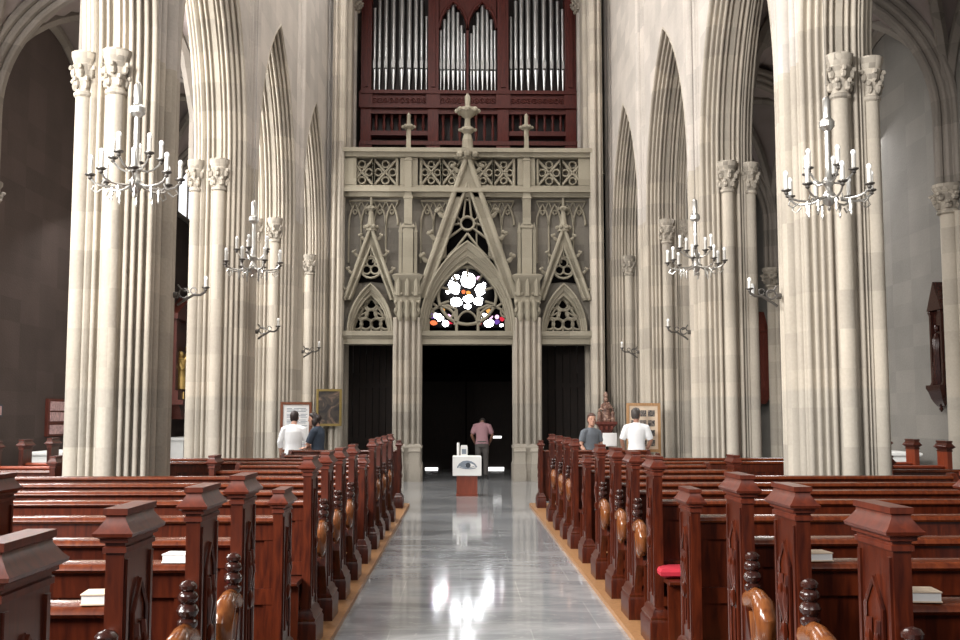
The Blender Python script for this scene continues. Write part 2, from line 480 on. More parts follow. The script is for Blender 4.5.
for s in (-1, 1):
    side = 'left' if s < 0 else 'right'
    wall = MB(); mould = MB()
    for k in range(4):
        yc = (PY[k] + PY[k + 1]) / 2
        for half in (1, -1):
            rings = []
            for u, y in SIDE:                     # sweep the pier profile over the arch
                v = -0.44 - y
                rings.append([(wx(s, u), yc + half * (py - yc), pz) for py, pz in arc_pts(v, yc)])
            mould.loft([list(c) for c in zip(*rings)], cap=False, closed=False)
            for lu in (-NF, NF - .07):
                a = [(yc + half * (py - yc), pz) for py, pz in arc_pts(0, yc)]
                low = [(wx(s, lu), y, z) for y, z in a]
                top = [(wx(s, lu), y, ZT) for y, z in a]
                wall.loft([low, top], cap=False, closed=False)
    for k in range(5):
        for prof in (NAVF, AISF):
            low = [(wx(s, u), PY[k] + y, Z0) for u, y in prof] ; top = [(wx(s, u), PY[k] + y, ZT) for u, y in prof]
            if prof is AISF:
                low.append((wx(s, NF - .07), PY[k] + .44, Z0)); top.append((wx(s, NF - .07), PY[k] + .44, ZT))
            wall.loft([low, top], cap=False, closed=False)
    # solid wall beyond the last pier: tower bay
    wall.box(wx(s, -NF + .02), wx(s, NF), PY[4] + .44, 42, 8.0, ZT)
    wall.build('wall_' + side, 'nave', kind='structure')
    mould.build('trim_%d' % (1 if s < 0 else 2), 'pier', kind='structure')
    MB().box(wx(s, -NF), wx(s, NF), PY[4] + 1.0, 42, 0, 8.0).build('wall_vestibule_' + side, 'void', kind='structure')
    tw = MB()
    pl = scallop((-.12, 25.72), (.14, 25.72), [('r', .09), ('h', .05), ('r', .07), ('h', .05)]) + [(.14, 28.3)]
    fl = scallop((-.12, 28.3), (-.12, 25.72), [('f', .9), ('h', .12), ('r', .16), ('h', .12), ('f', .5), ('h', .1), ('r', .12), ('h', .08), ('r', .1)])
    tw.loft([[(XC + s * (3.25 + u), y, z) for u, y in pl + fl] for z in (0, ZT)])
    tw.build('trim_%d' % (5 if s < 0 else 6), 'pier', kind='structure')
    # tall vault respond in the gallery bay, beside the organ
    rs = thing('wall_respond', 'tall bright shaft cluster with leafy capital on the %s of the pipe organ' % side, 'wall shaft', (XC + s * 3.34, 28.8, 0), 0, 'shafts beside the organ')
    rb = MB()
    for dy, r in ((-.42, .08), (-.22, .10), (0, .15), (.24, .10)):
        rb.lathe([(r, 8.2), (r, 12.95)], -s * .10, dy, 10)
    rb.build('shaft', 'nave', rs)
    for dy, r in ((-.22, .13), (.02, .17)):
        capital(rs, -s * .12, dy, r, 12.95, 13.45)
    ub = MB()
    for dy, r in ((-.42, .08), (-.22, .10), (0, .15), (.24, .10)):
        ub.lathe([(r, 13.45), (r, ZT)], -s * .10, dy, 10)
    ub.build('upper_shaft', 'nave', rs)

# ------------------------------------------------------------------ aisles
AU0, AU1 = 4.46, 7.85                            # aisle lateral extent from the centre line
def aisle_shape(b, half, rise):
    """pointed arch height at b in -1..1"""
    rad = (rise ** 2 + half ** 2) / (2 * half); c = rad - half
    x = abs(b) * half
    return math.sqrt(max(0, rad * rad - (x + c) ** 2))
AH = (AU1 - AU0) / 2
ZA = 6.5
for s in (-1, 1):
    side = 'left' if s < 0 else 'right'
    web = MB(); rib = MB()
    Ys = PY + [31.4]
    for k in range(5):
        y0, y1 = Ys[k], Ys[k + 1]; yc, yh = (y0 + y1) / 2, (y1 - y0) / 2
        n, m = 20, 16
        grid = []
        for i in range(n + 1):
            a = -1 + 2 * i / n
            grid.append([(XC + s * (AU0 + (j / m) * 2 * AH), yc + a * yh, ZA + max(aisle_shape(-1 + 2 * j / m, AH, 2.45), aisle_shape(a, yh, 2.45))) for j in range(m + 1)])
        web.loft(grid, cap=False, closed=False)
        for d in (1, -1):                         # diagonal ribs
            pts = []
            for i in range(25):
                a = -1 + 2 * i / 24
                pts.append((XC + s * (AU0 + AH + d * a * AH), yc + a * yh, ZA - .08 + max(aisle_shape(a, AH, 2.45), aisle_shape(a, yh, 2.45))))
            pts = [(pts[0][0], pts[0][1], ZR)] + pts + [(pts[-1][0], pts[-1][1], ZR)]
            rib.tube(pts, .10, 6)
        wallrib = [(XC + s * (AU1 - .03), y, z - .03) for y, z in [(yc - yh + .1, ZR)] + pointed(yc, ZA, yh - .1, 2.4, 12) + [(yc + yh - .1, ZR)]]
        rib.tube(wallrib, .11, 6)
    for Y in Ys[1:]:                              # moulded transverse arches
        for hw, dz, w in ((.30, .0, .11), (.19, .10, .11), (.08, .20, .10)):
            hf = AH + .10 - dz; xm_ = XC + s * (AU0 + AH - .10)
            path = [(xm_ - hf, ZR)] + pointed(xm_, ZA, hf, 2.3 - dz, 14) + [(xm_ + hf, ZR)]
            rib.stroke(path, w, Y - hw, Y + hw)
    web.build('ceiling_%s_aisle' % side, 'web', kind='structure')
    rib.build('trim_%d' % (3 if s < 0 else 4), 'rib', kind='structure')
    xw = XC + s * AU1
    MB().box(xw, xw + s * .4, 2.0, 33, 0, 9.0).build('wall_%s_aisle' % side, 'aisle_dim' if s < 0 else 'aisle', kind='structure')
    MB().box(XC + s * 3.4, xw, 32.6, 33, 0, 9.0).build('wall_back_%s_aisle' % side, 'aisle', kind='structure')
    n = 5 if s < 0 else 8
    for k in (2, 3, 4):
        rb = MB(); x = -s * .06
        for dx, dy, r in ((0, 0, .15), (.06, -.22, .08), (.06, .22, .08)):
            rb.lathe([(r * 1.5, 0), (r * 1.5, .3), (r, .4), (r, 4.87)], x + s * dx, dy, 12)
        o = thing('wall_respond', '', 'wall shaft', (xw, PY[k], 0), 0, 'shafts along the aisle walls')
        o['label'] = {(-1, 2): 'slim stone wall shaft on the left aisle wall level with the second left pier', (-1, 3): 'dark slim wall shaft with capital on the shaded left aisle wall beside the pink prints', (-1, 4): 'slim wall shaft on the left aisle wall by the dark red side altar',
                      (1, 2): 'pale slim wall shaft with capital at the far right, beside the dark wall shrine', (1, 3): 'slim wall shaft on the right aisle wall hidden behind the nearest right pier', (1, 4): 'slim wall shaft on the right aisle wall near the red wall shrine'}[(s, k)]
        rb.build('shaft', 'rib' if s < 0 else 'pier', o)
        c = capital(o, x, 0, .16, 4.86, ZR)
        if s < 0:
            c.data.materials[0] = M['rib']

# aisle window glimpsed past the nearest left pier
wz = [(27.9, 7.0), (30.0, 7.0), (30.0, 7.7), (28.95, 8.6), (27.9, 7.7)]
wn = MB().prism(wz, 'x', XC - AU1 + .02, XC - AU1 + .06).build('window_1', 'sky_glass', kind='structure')
fr = MB(); fr.tube([(XC - AU1 + .05, y, z) for y, z in wz + wz[:1]], .07, 6)
fr.box(XC - AU1 + .03, XC - AU1 + .1, 28.91, 28.99, 7.0, 8.5)
fr.build('window_frame', 'rib', wn)

# ------------------------------------------------------------------ floor, ceilings, vestibule, back wall
MB().box(-9, 9.3, -8, 43, -.2, 0).build('floor', 'floor', kind='structure')
v = pointed(XC, ZT, 3.4, 3.0, 10)
MB().loft([[(x, 2, z) for x, z in v], [(x, 42, z) for x, z in v]], cap=False, closed=False).build('ceiling', 'web', kind='structure')
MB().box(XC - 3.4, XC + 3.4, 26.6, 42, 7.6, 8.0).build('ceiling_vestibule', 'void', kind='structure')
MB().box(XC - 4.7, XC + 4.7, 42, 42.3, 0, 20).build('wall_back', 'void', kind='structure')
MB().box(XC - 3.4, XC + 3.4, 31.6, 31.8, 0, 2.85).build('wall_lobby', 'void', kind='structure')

# double door in the draught lobby with daylight showing in its gaps
dr = MB()
dr.box(XC - 1.35, XC - .02, 31.5, 31.6, 0.0, 2.6); dr.box(XC + .02, XC + 1.35, 31.5, 31.6, 0, 2.6)
for x in (XC - 1.1, XC + .25):
    for z in (.35, 1.4):
        dr.box(x, x + .85, 31.47, 31.5, z, z + .85)
door = dr.build('door_1', 'dark_door', kind='structure')
for (xa, xb, ya, yb) in ((425, 438, 467.6, 469.2), (485, 504, 467.2, 470.4), (493, 501.5, 436, 438.2)):
    p, q = at(xa, yb, 31.46), at(xb, ya, 31.46)
    MB().box(p.x, q.x, 31.45, 31.475, max(p.z, .005), max(q.z, .035)).build('daylight_gap', 'daylight', door)
# side doors behind the screen
for i, (a, b) in enumerate(((345, 393), (541, 592))):
    p, q = at(a, 480, 27.2), at(b, 340, 27.2)
    d = MB(); n = 7
    for k in range(n):
        w = (q.x - p.x) / n
        d.box(p.x + k * w + .008, p.x + (k + 1) * w - .008, 27.2, 27.26, 0, q.z + .2)
    for z in (.9, 2.3):
        d.box(p.x, q.x, 27.17, 27.2, z, z + .12)
    d.build('door_%d' % (i + 2), 'dark_door', kind='structure')

# west window seen through the open tracery
YW = 41.9
win = MB()
def wpt(px, py): 
    p = at(px, py, YW); return (p.x, p.z)
win.stroke(arc(*wpt(467, 291), 1.35, 0, 360, 32)[:-1], .16, YW - .12, YW, closed=True)
for cx in (440, 491):
    c = wpt(cx, 319)
    win.stroke(arc(c[0], c[1], .62, 0, 360, 20)[:-1], .12, YW - .1, YW, closed=True)
win.box(wpt(422, 330)[0], wpt(512, 330)[0], YW - .15, YW, wpt(467, 331)[1], wpt(467, 328)[1])
W2 = win.build('window_2', 'void', kind='structure')
def pane(px, py, rx, ry, mat, rot=0, lob=0.14, seed=0):
    rnd = random.Random(seed * 7 + int(px * 3 + py))
    c = wpt(px, py); k = YW / F_PX
    pts = []
    for i in range(12):
        a = 2 * PI * i / 12
        q = 1 + rnd.uniform(-lob, lob)
        x, z = rx * k * q * math.cos(a), ry * k * q * math.sin(a)
        ca, sa = math.cos(R(rot)), math.sin(R(rot))
        pts.append((c[0] + x * ca - z * sa, c[1] + x * sa + z * ca))
    MB().prism(pts, 'y', YW - .06, YW - .03).build('glass_pane', mat, W2)
for px, py, rx, ry, m in ((468, 281, 8, 8.5, 'g_white'), (455, 289, 5.5, 6.5, 'g_white'), (451.5, 285, 3.5, 5, 'g_white'), (480, 290, 5.5, 6.5, 'g_white'), (483.5, 285.5, 2.6, 3.6, 'g_white'),
                          (456.5, 302, 6.5, 5.2, 'g_white'), (478.5, 301, 5, 5, 'g_white'), (468, 299, 5.6, 4.6, 'g_white'), (467.5, 306.5, 4, 2.6, 'g_white'), (455.5, 277.5, 4.2, 3.2, 'g_white'),
                          (478.5, 278.5, 2.6, 2.6, 'g_pink'), (466, 274, 3.8, 2.6, 'g_white'), (448, 291.5, 2.4, 3, 'g_white'), (468.3, 293, 2.6, 2.6, 'g_amber'), (463.5, 292, 2.2, 2.2, 'g_orange'),
                          (440, 317.5, 4, 4.2, 'g_white'), (445.5, 323.5, 3.6, 3.6, 'g_white'), (435.5, 315.5, 2.4, 2.8, 'g_white'), (449, 317, 2.6, 3, 'g_pink'), (433.5, 323, 4, 2.6, 'g_orange'), (432, 316, 2.6, 3.2, 'g_violet'), (450.5, 321.5, 3.6, 3, 'g_red'), (443, 310.5, 2.4, 2.4, 'g_amber'),
                          (489, 323.5, 5.6, 4, 'g_white'), (484.5, 316.5, 4, 3, 'g_white'), (490.5, 316.5, 2.6, 3, 'g_pink'), (497, 317, 2.4, 2.4, 'g_pink'), (479.5, 322, 3.2, 3.4, 'g_red'), (497, 322, 3.2, 2.8, 'g_violet'), (501.5, 325.5, 2, 1.6, 'g_white'), (488.5, 311, 2.6, 2.4, 'g_amber'), (502, 319, 2.6, 2.6, 'g_red')):
    pane(px, py, rx * .9, ry * .9, m)

# ------------------------------------------------------------------ gallery screen
YS = 25.95
def sp(px, py, Y=YS):
    p = at(px, py, Y); return (p.x, p.z)
def sx(px): return sp(px, 330)[0]
def sz(py): return sp(467, py)[1]
SCR = thing('gallery_screen', 'carved Gothic stone gallery screen with gables and pinnacles over the dark doorway', 'screen', (XC, YS, 0))
def sbuild(mb, name, mat='screen', parent=None, label=None):
    mb.v = [(x - XC, y - YS, z) for x, y, z in mb.v]
    o = mb.build(name, mat, parent or SCR)
    if label: o['label'] = label
    return o
zl0, zl1 = sz(344), sz(331)
XL, XR = XC - 3.12, XC + 3.12
cl = (sx(346), sx(394)); cr = (2 * XC - sx(394), 2 * XC - sx(346)); cc = (sx(422), 2 * XC - sx(422))
hC = (cc[1] - cc[0]) / 2 - .06
archC = pointed(XC, zl1, hC, sz(258) - zl1, 12)
sideC = (cl[0] + cl[1]) / 2
hS = (cl[1] - cl[0]) / 2 - .08
archS = pointed(sideC, zl1, hS, sz(292) - zl1, 10)
archS2 = [(2 * XC - x, z) for x, z in reversed(archS)]
zc0 = sz(195)
body = MB()
def strip(poly, ztop, y0, y1):
    """wall above an arch polyline, with thickness"""
    for i in range(len(poly) - 1):
        (xa, za), (xb, zb) = poly[i], poly[i + 1]
        if abs(xb - xa) < 1e-5: continue
        body.prism([(xa, za), (xb, zb), (xb, ztop), (xa, ztop)], 'y', y0, y1)
strip(archC, zc0, 26.15, 26.5); strip(archS, zc0, 26.15, 26.5); strip(archS2, zc0, 26.15, 26.5)
for a, b in ((XL, archS[0][0]), (archS[-1][0], archC[0][0]), (archC[-1][0], archS2[0][0]), (archS2[-1][0], XR)):
    body.box(a, b, 26.15, 26.5, zl1, zc0)
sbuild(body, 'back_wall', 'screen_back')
# lintels
for a, b in ((XL, cl[1] + .1), (cc[0] - .1, cc[1] + .1), (cr[0] - .1, XR)):
    lb = MB()
    lb.box(a, b, 25.98, 26.5, zl0, zl1 - .12)
    lb.box(a, b, 25.90, 26.5, zl1 - .12, zl1)
    lb.box(a, b, 25.94, 26.5, zl1 - .17, zl1 - .12)
    sbuild(lb, 'lintel')
# parapet
pb = MB()
for za, zb, yf in ((sz(158), sz(154), 25.82), (sz(154), sz(150), 25.72)):
    pb.box(XL, XR, yf, 26.5, za, zb)
sbuild(pb, 'top_cornice')
pb = MB()
for za, zb, yf in ((sz(197), sz(193), 25.92), (sz(193), sz(189), 25.78), (sz(189), sz(186), 25.88)):
    pb.box(XL, XR, yf, 26.5, za, zb)
sbuild(pb, 'lower_cornice')
zq0, zq1 = sz(185.5), sz(158.5)
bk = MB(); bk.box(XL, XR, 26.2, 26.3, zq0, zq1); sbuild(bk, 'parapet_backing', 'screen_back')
hh = zq1 - zq0
for a, b in ((sx(348), sx(396)), (sx(420), sx(462)), (2 * XC - sx(462), 2 * XC - sx(420)), (2 * XC - sx(396), 2 * XC - sx(348))):
    q = MB()
    n = 2; w = (b - a) / n
    for i in range(n):
        x0, x1 = a + i * w, a + (i + 1) * w; xm, zm = (x0 + x1) / 2, (zq0 + zq1) / 2
        q.stroke([(x0, zq0), (x1, zq1)], .06, 25.98, 26.2); q.stroke([(x0, zq1), (x1, zq0)], .06, 25.98, 26.2)
        for dx, dz, sq in ((1, 0, 0), (-1, 0, 0), (0, 1, 0), (0, -1, 0)):
            cx, cz = xm + dx * w * .30, zm + dz * hh * .30
            q.stroke(arc(cx, cz, min(w, hh) * .15, 0, 360, 10)[:-1], .04, 26.0, 26.2, closed=True)
        q.stroke([(x0, zq0), (x0, zq1)], .07, 25.96, 26.2); q.stroke([(x1, zq0), (x1, zq1)], .07, 25.96, 26.2)
    sbuild(q, 'parapet_tracery')
pp = MB()
for px in (346, 408, 527, 589):
    x = sx(px) if px < 467 else 2 * XC - sx(934 - px + .6)
    pp = MB(); pp.box(max(x - .22, XL), min(x + .22, XR), 25.9, 26.3, zq0, zq1)
    sbuild(pp, 'parapet_pier')
# blind arcade under the cornice
for a, b in ((sx(347), sx(397)), (sx(420), sx(458)), (2 * XC - sx(458), 2 * XC - sx(420)), (2 * XC - sx(397), 2 * XC - sx(347))):
    n = max(2, round((b - a) / .32)); w = (b - a) / n
    bl = MB(); bl.stroke([(a, sz(200)), (b, sz(200))], .05, 26.06, 26.16)
    for i in range(n):
        x0, x1 = a + i * w, a + (i + 1) * w; xm = (x0 + x1) / 2
        bl.stroke(pointed(xm, sz(224), w / 2, sz(203) - sz(224), 5), .05, 26.06, 26.16)
        bl.stroke([(x0, sz(200)), (xm, sz(214)), (x1, sz(200))], .035, 26.08, 26.16)
        bl.stroke([(x0, sz(262 if 420 < 467 else 262)), (x0, sz(224))], .045, 26.08, 26.16)
        bl.stroke(arc(xm, sz(211), w * .17, 0, 360, 8)[:-1], .03, 26.08, 26.16, closed=True)
    sbuild(bl, 'blind_arcade')

def crocket(parent, x, z, sgn, q=1.0):
    c = MB()
    c.tube([(x, 26.0, z), (x + sgn * .07 * q, 25.98, z + .03 * q), (x + sgn * .13 * q, 25.96, z + .10 * q)], [.045 * q, .05 * q, .03 * q], 6)
    c.ball((x + sgn * .15 * q, 25.95, z + .12 * q), .055 * q, .06 * q, .05 * q, 6, 4)
    c.ball((x + sgn * .10 * q, 25.95, z + .15 * q), .04 * q, .05 * q, .045 * q, 6, 4)
    sbuild(c, 'crocket', 'screen', parent)

def gable(xc, foot, zf, za, th, y0, y1, ncr, q, name='gable'):
    """two raking legs; foot = half width at zf"""
    g = MB()
    ia = za - th / foot * (za - zf) * 1.0
    for sg in (-1, 1):
        g.prism([(xc, za), (xc + sg * foot, zf), (xc + sg * (foot - th), zf), (xc, ia)], 'y', y0 + .10, y1)
        g.stroke([(xc + sg * (foot - .02), zf), (xc, za - .02)], .10 * q, y0 - .02, y0 + .14)
        g.stroke([(xc + sg * (foot - th + .05), zf), (xc, ia + .03)], .06 * q, y0 + .02, y0 + .14)
    o = sbuild(g, name)
    for i in range(ncr):
        f = (i + .6) / (ncr + .4)
        for sg in (-1, 1):
            crocket(o, xc + sg * foot * (1 - f) + sg * .03, zf + (za - zf) * f, sg, q)
    return o, ia

def finial(parent, x, y, prof, knobs, mat='screen', n=8):
    f = MB(); f.lathe(prof, x, y, n)
    for z, r, b, k in knobs:
        for i in range(k):
            a = 2 * PI * i / k
            f.ball((x + r * math.cos(a), y + r * math.sin(a), z), b, b, b * .9, 6, 4)
    return sbuild(f, 'finial', mat, parent)

# central gable with its tracery
G, ia = gable(XC, XC - sx(417), sz(298), sz(154), .27, 25.82, 26.15, 6, 1.25)
xm = XC
finial(G, xm, 25.95, [(.26, sz(160)), (.16, sz(155)), (.13, sz(140)), (.09, sz(134)), (.20, sz(131)), (.20, sz(129)), (.08, sz(127)), (.07, sz(119)), (.16, sz(116)), (.29, sz(112)), (.29, sz(109.5)), (.10, sz(107)), (.065, sz(106)), (.075, sz(97)), (.02, sz(93.5))],
       [(sz(111), .26, .075, 8), (sz(156), .27, .10, 8), (sz(130), .19, .05, 6)])
dk = MB(); dk.prism([(xm, sz(192)), (sx(432), sz(281)), (sx(440), sz(266)), (xm, sz(241)), (2 * XC - sx(440), sz(266)), (2 * XC - sx(432), sz(281))], 'y', 26.10, 26.13)
sbuild(dk, 'shade_sheet', 'void', G)  # black sheet painted in place of the darkness behind open tracery
tr = MB()
cz = sz(223)
tr.stroke(arc(xm, cz, .17, 0, 360, 16)[:-1], .06, 25.95, 26.1, closed=True)
for sg in (-1, 1):
    tr.stroke([(xm + sg * .15, cz + .06), (xm + sg * .35, cz + .22), (xm + sg * .22, cz + .5), (xm + sg * .10, cz + 1.0)], .05, 25.97, 26.1)
    tr.stroke([(xm + sg * .10, cz + .14), (xm + sg * .06, cz + .55), (xm, cz + .95)], .05, 25.97, 26.1)
    tr.stroke([(xm + sg * .17, cz), (xm + sg * .45, cz - .05), (xm + sg * .6, cz + .0)], .05, 25.97, 26.1)
    tr.stroke([(xm + sg * .14, cz - .12), (xm + sg * .55, cz - .42), (xm + sg * .78, cz - .55)], .05, 25.97, 26.1)
    tr.stroke([(xm, cz - .25), (xm + sg * .28, cz - .62), (xm + sg * .5, cz - .85)], .055, 25.97, 26.1)
    tr.stroke(arc(xm + sg * .72, cz - .78, .15, 0, 360, 12)[:-1], .05, 25.97, 26.1, closed=True)
    tr.stroke(arc(xm + sg * .50, cz - .14, .10, 0, 360, 12)[:-1], .045, 25.97, 26.1, closed=True)
tr.stroke(arc(xm, sz(196), .09, 0, 360, 12)[:-1], .045, 25.97, 26.1, closed=True)
sbuild(tr, 'gable_tracery', 'screen', G)

def arch_band(xc, half_o, rise_o, half_i, rise_i, y0, y1, steps=3):
    b = MB()
    for i in range(steps):
        f0, f1 = i / steps, (i + 1) / steps
        o = pointed(xc, zl1, half_o + (half_i - half_o) * f0, rise_o + (rise_i - rise_o) * f0, 12)
        n = pointed(xc, zl1, half_o + (half_i - half_o) * f1, rise_o + (rise_i - rise_o) * f1, 12)
        ya = y0 + .09 * i
        for k in range(len(o) - 1):
            b.add([(o[k][0], ya, o[k][1]), (o[k + 1][0], ya, o[k + 1][1]), (n[k + 1][0], ya + .05, n[k + 1][1]), (n[k][0], ya + .05, n[k][1]),
                   (o[k][0], y1, o[k][1]), (o[k + 1][0], y1, o[k + 1][1]), (n[k + 1][0], y1, n[k + 1][1]), (n[k][0], y1, n[k][1])],
                  [(0, 1, 2, 3), (3, 2, 6, 7), (0, 4, 5, 1)])
        b.stroke(pointed(xc, zl1, half_o + (half_i - half_o) * f0 - .02, rise_o + (rise_i - rise_o) * f0 - .02, 12), .05, ya - .03, ya + .05)
    b.stroke(pointed(xc, zl1, half_i, rise_i, 12), .05, y0 + .09 * steps - .06, y1)
    return b
PA = sbuild(arch_band(XC, XC - sx(419), sz(241) - zl1, hC - .04, sz(261) - zl1, 25.86, 26.45), 'portal_arch')
# open tracery in the portal arch
t = MB(); rz_ = sz(294); rr = .73
ty0, ty1 = 26.22, 26.36
t.stroke(arc(XC, rz_, rr, 0, 360, 36)[:-1], .075, ty0, ty1, closed=True)
for a in (18, 54, 90, 126, 162, 198, 234, 306, 342):
    ca, sa = math.cos(R(a)), math.sin(R(a))
    t.stroke([(XC + rr * ca, rz_ + rr * sa), (XC + (rr - .26) * ca, rz_ + (rr - .26) * sa)], .06, ty0 + .02, ty1)
for sg in (-1, 1):
    c = (XC + sg * .64, sz(319))
    t.stroke(arc(c[0], c[1], .34, 20 if sg > 0 else -20, (200 if sg > 0 else 160) + (0 if sg > 0 else 0), 14), .06, ty0, ty1)
    t.stroke([(XC + sg * .27, zl1), (XC + sg * .27, sz(308))], .07, ty0, ty1)
    t.stroke([(XC + sg * .98, zl1), (XC + sg * .97, sz(318))], .06, ty0, ty1)
    t.stroke([(XC + sg * .27, sz(308)), (XC + sg * .5, sz(304)), (XC + sg * .74, sz(306))], .06, ty0, ty1)
    t.stroke([(XC + sg * .74, sz(306)), (XC + sg * .93, sz(300))], .06, ty0, ty1)
    t.stroke(arc(XC + sg * .97, sz(311), .13, 0, 360, 10)[:-1], .045, ty0, ty1, closed=True)
t.stroke(pointed(XC, sz(321), .24, .28, 6), .05, ty0, ty1)
sbuild(t, 'portal_tracery', 'screen', PA)

# side gables
for sg in (-1, 1):
    gx = sideC if sg < 0 else 2 * XC - sideC
    g2, ia2 = gable(gx, sideC - sx(343), sz(300), sz(226), .19, 25.9, 26.15, 4, .85)
    finial(g2, gx, 25.98, [(.15, sz(231)), (.10, sz(226)), (.06, sz(213)), (.05, sz(211)), (.11, sz(209)), (.11, sz(207)), (.035, sz(205)), (.03, sz(198)), (.01, sz(195))], [(sz(208), .10, .045, 6), (sz(227), .15, .06, 6)])
    d = MB(); d.prism([(gx, sz(240)), (gx - .46, sz(283)), (gx, sz(281)), (gx + .46, sz(283))], 'y', 26.1, 26.13); sbuild(d, 'shade_sheet', 'void', g2)  # black sheet in place of the dark behind the side gable
    q = MB(); c0 = sz(267)
    q.stroke(arc(gx, c0, .27, 0, 360, 16)[:-1], .05, 25.99, 26.1, closed=True)
    for a in (90, 210, 330):
        q.stroke(arc(gx + .12 * math.cos(R(a)), c0 + .12 * math.sin(R(a)), .11, 0, 360, 10)[:-1], .04, 26.01, 26.1, closed=True)
    q.stroke([(gx, c0 + .27), (gx, sz(248))], .05, 25.99, 26.1)
    sbuild(q, 'gable_tracery', 'screen', g2)
    pa = sbuild(arch_band(gx, hS + .06, sz(283) - zl1, hS - .06, sz(294) - zl1, 25.95, 26.45, 2), 'side_arch')
    # tracery over a black sheet standing in for the darkness behind
    bb = MB(); bb.prism(archS if sg < 0 else archS2, 'y', 26.40, 26.44); sbuild(bb, 'tracery_backing', 'void', pa)
    q = MB()
    for i, (dx, py) in enumerate(((0, 303), (-.22, 312), (.22, 312), (0, 314), (-.36, 323), (-.13, 323), (.13, 323), (.36, 323))):
        cx, cz = gx + dx, sz(py)
        q.stroke(arc(cx, cz, .135, 0, 360, 12)[:-1], .055, 26.22, 26.38, closed=True)
    for x2 in (-.5, .5):
        q.stroke([(gx + x2 * .95, zl1), (gx + x2 * .72, sz(318)), (gx, sz(295))], .06, 26.22, 26.38)
    q.stroke([(gx - .42, sz(318)), (gx, sz(308)), (gx + .42, sz(318))], .045, 26.24, 26.38)
    for dx in (-.25, 0, .25):
        q.stroke([(gx + dx, zl1), (gx + dx, sz(320))], .04, 26.24, 26.38)
    sbuild(q, 'side_tracery', 'screen', pa)

# portal pillars with pinnacles
def flute_poly(hx, hy, n=5, dep=.035):
    """rectangle outline with flutes, (x, y)"""
    c = [(-hx, -hy), (hx, -hy), (hx, hy), (-hx, hy)]
    out = []
    for i in range(4):
        P, Q = c[i], c[(i + 1) % 4]
        out += scallop(P, Q, [('f', .2), ('h', .22), ('r', .3), ('h', .22), ('r', .45), ('h', .22), ('r', .3), ('h', .22), ('f', .2)])
    return out
for sg in (-1, 1):
    xp = sx(407.5) if sg < 0 else 2 * XC - sx(407.5)
    yp = 26.02
    P = MB()
    fo = flute_poly(.31, .29)
    P.loft([[(xp + u, yp + v, z) for u, v in fo] for z in (.85, sz(318))])
    po = sbuild(P, 'portal_pillar', 'screen')
    po.data.materials[0] = M['pier']
    b = MB(); b.rects(xp - .33, xp + .33, yp - .31, yp + .31, [(.05, 0), (.05, .42), (.03, .46), (.03, .78), (.045, .80), (.045, .84), (0, .9)])
    for dx in (-.2, .2):
        b.rects(xp + dx - .13, xp + dx + .13, yp - .42, yp - .3, [(.02, 0), (.02, .3), (0, .36), (0, .7), (.02, .72), (0, .8)])
    o = sbuild(b, 'plinth', 'pier', po)
    # leafy console and canopy zone
    c = MB()
    c.rects(xp - .26, xp + .26, yp - .24, yp + .2, [(.0, sz(318)), (.06, sz(314)), (.03, sz(308)), (.07, sz(300)), (.05, sz(282)), (.10, sz(279)), (.12, sz(276.5)), (.02, sz(274.5))])
    for i in range(5):
        for zz, rr2 in ((sz(311), .07), (sz(303), .06), (sz(295), .05)):
            c.ball((xp - .28 + i * .14, yp - .30, zz), .05, .06, rr2, 6, 4)
    for dx in (-.22, 0, .22):
        c.lathe([(.06, sz(297)), (.055, sz(284)), (.0, sz(279))], xp + dx, yp - .34, 6)
        c.lathe([(.04, sz(322)), (.075, sz(316)), (.05, sz(309)), (.07, sz(303))], xp + dx * .8, yp - .33, 8)
    sbuild(c, 'carved_canopy', 'screen', po)
    u = MB()
    u.rects(xp - .13, xp + .13, yp - .15, yp + .12, [(0, sz(276)), (0, sz(229)), (.03, sz(228)), (.03, sz(226)), (-.02, sz(223))])
    for dx in (-.19, .19):
        u.rects(xp + dx - .04, xp + dx + .04, yp - .12, yp + .0, [(0, sz(276)), (0, sz(233)), (.012, sz(232)), (-.035, sz(222))])
    u.rects(xp - .10, xp + .10, yp - .2, yp, [(0, sz(225)), (0, sz(200)), (.02, sz(199)), (-.01, sz(196)), (-.02, sz(162)), (0, sz(161)), (-.035, sz(158)), (-.05, sz(136))])
    pn = sbuild(u, 'pinnacle', 'screen', po)
    finial(pn, xp, yp - .1, [(.06, sz(137)), (.06, sz(130)), (.15, sz(128)), (.15, sz(126.5)), (.05, sz(125)), (.045, sz(118)), (.055, sz(116)), (.01, sz(113.5))], [(sz(127.5), .14, .05, 6)])

# ------------------------------------------------------------------ pipe organ
YO = 29.6
def op(px, py, Y=YO):
    p = at(px, py, Y); return (p.x, p.z)
def ox(px): return op(px, 100)[0]
def oz(py): return op(467, py)[1]
ORG = thing('pipe_organ', 'red-brown carved pipe organ with silver pipes standing on the gallery', 'organ', (XC, YO, 8.0))
def obuild(mb, name, mat='organ', parent=None):
    mb.v = [(x - XC, y - YO, z - 8.0) for x, y, z in mb.v]
    return mb.build(name, mat, parent or ORG)
zo = 8.0; ztop = oz(-40)
c = MB(); c.box(ox(362), ox(576), YO + .45, YO + 1.5, zo, ztop); obuild(c, 'case_back', 'organ_dark')
for a, b in ((361, 371), (428, 438.5), (497.5, 508.5), (565.5, 576)):
    c = MB()
    c.rects(ox(a), ox(b), YO - .05, YO + .5, [(.04, zo), (.04, oz(143)), (0, oz(141)), (0, oz(110)), (.05, oz(108)), (.05, oz(93)), (0, oz(91)), (0, ztop)])
    w = ox(b) - ox(a)
    c.rects(ox(a) + w * .3, ox(b) - w * .3, YO - .10, YO, [(0, oz(88)), (0, oz(5)), (-.02, oz(0))])
    obuild(c, 'case_post')
c = MB()
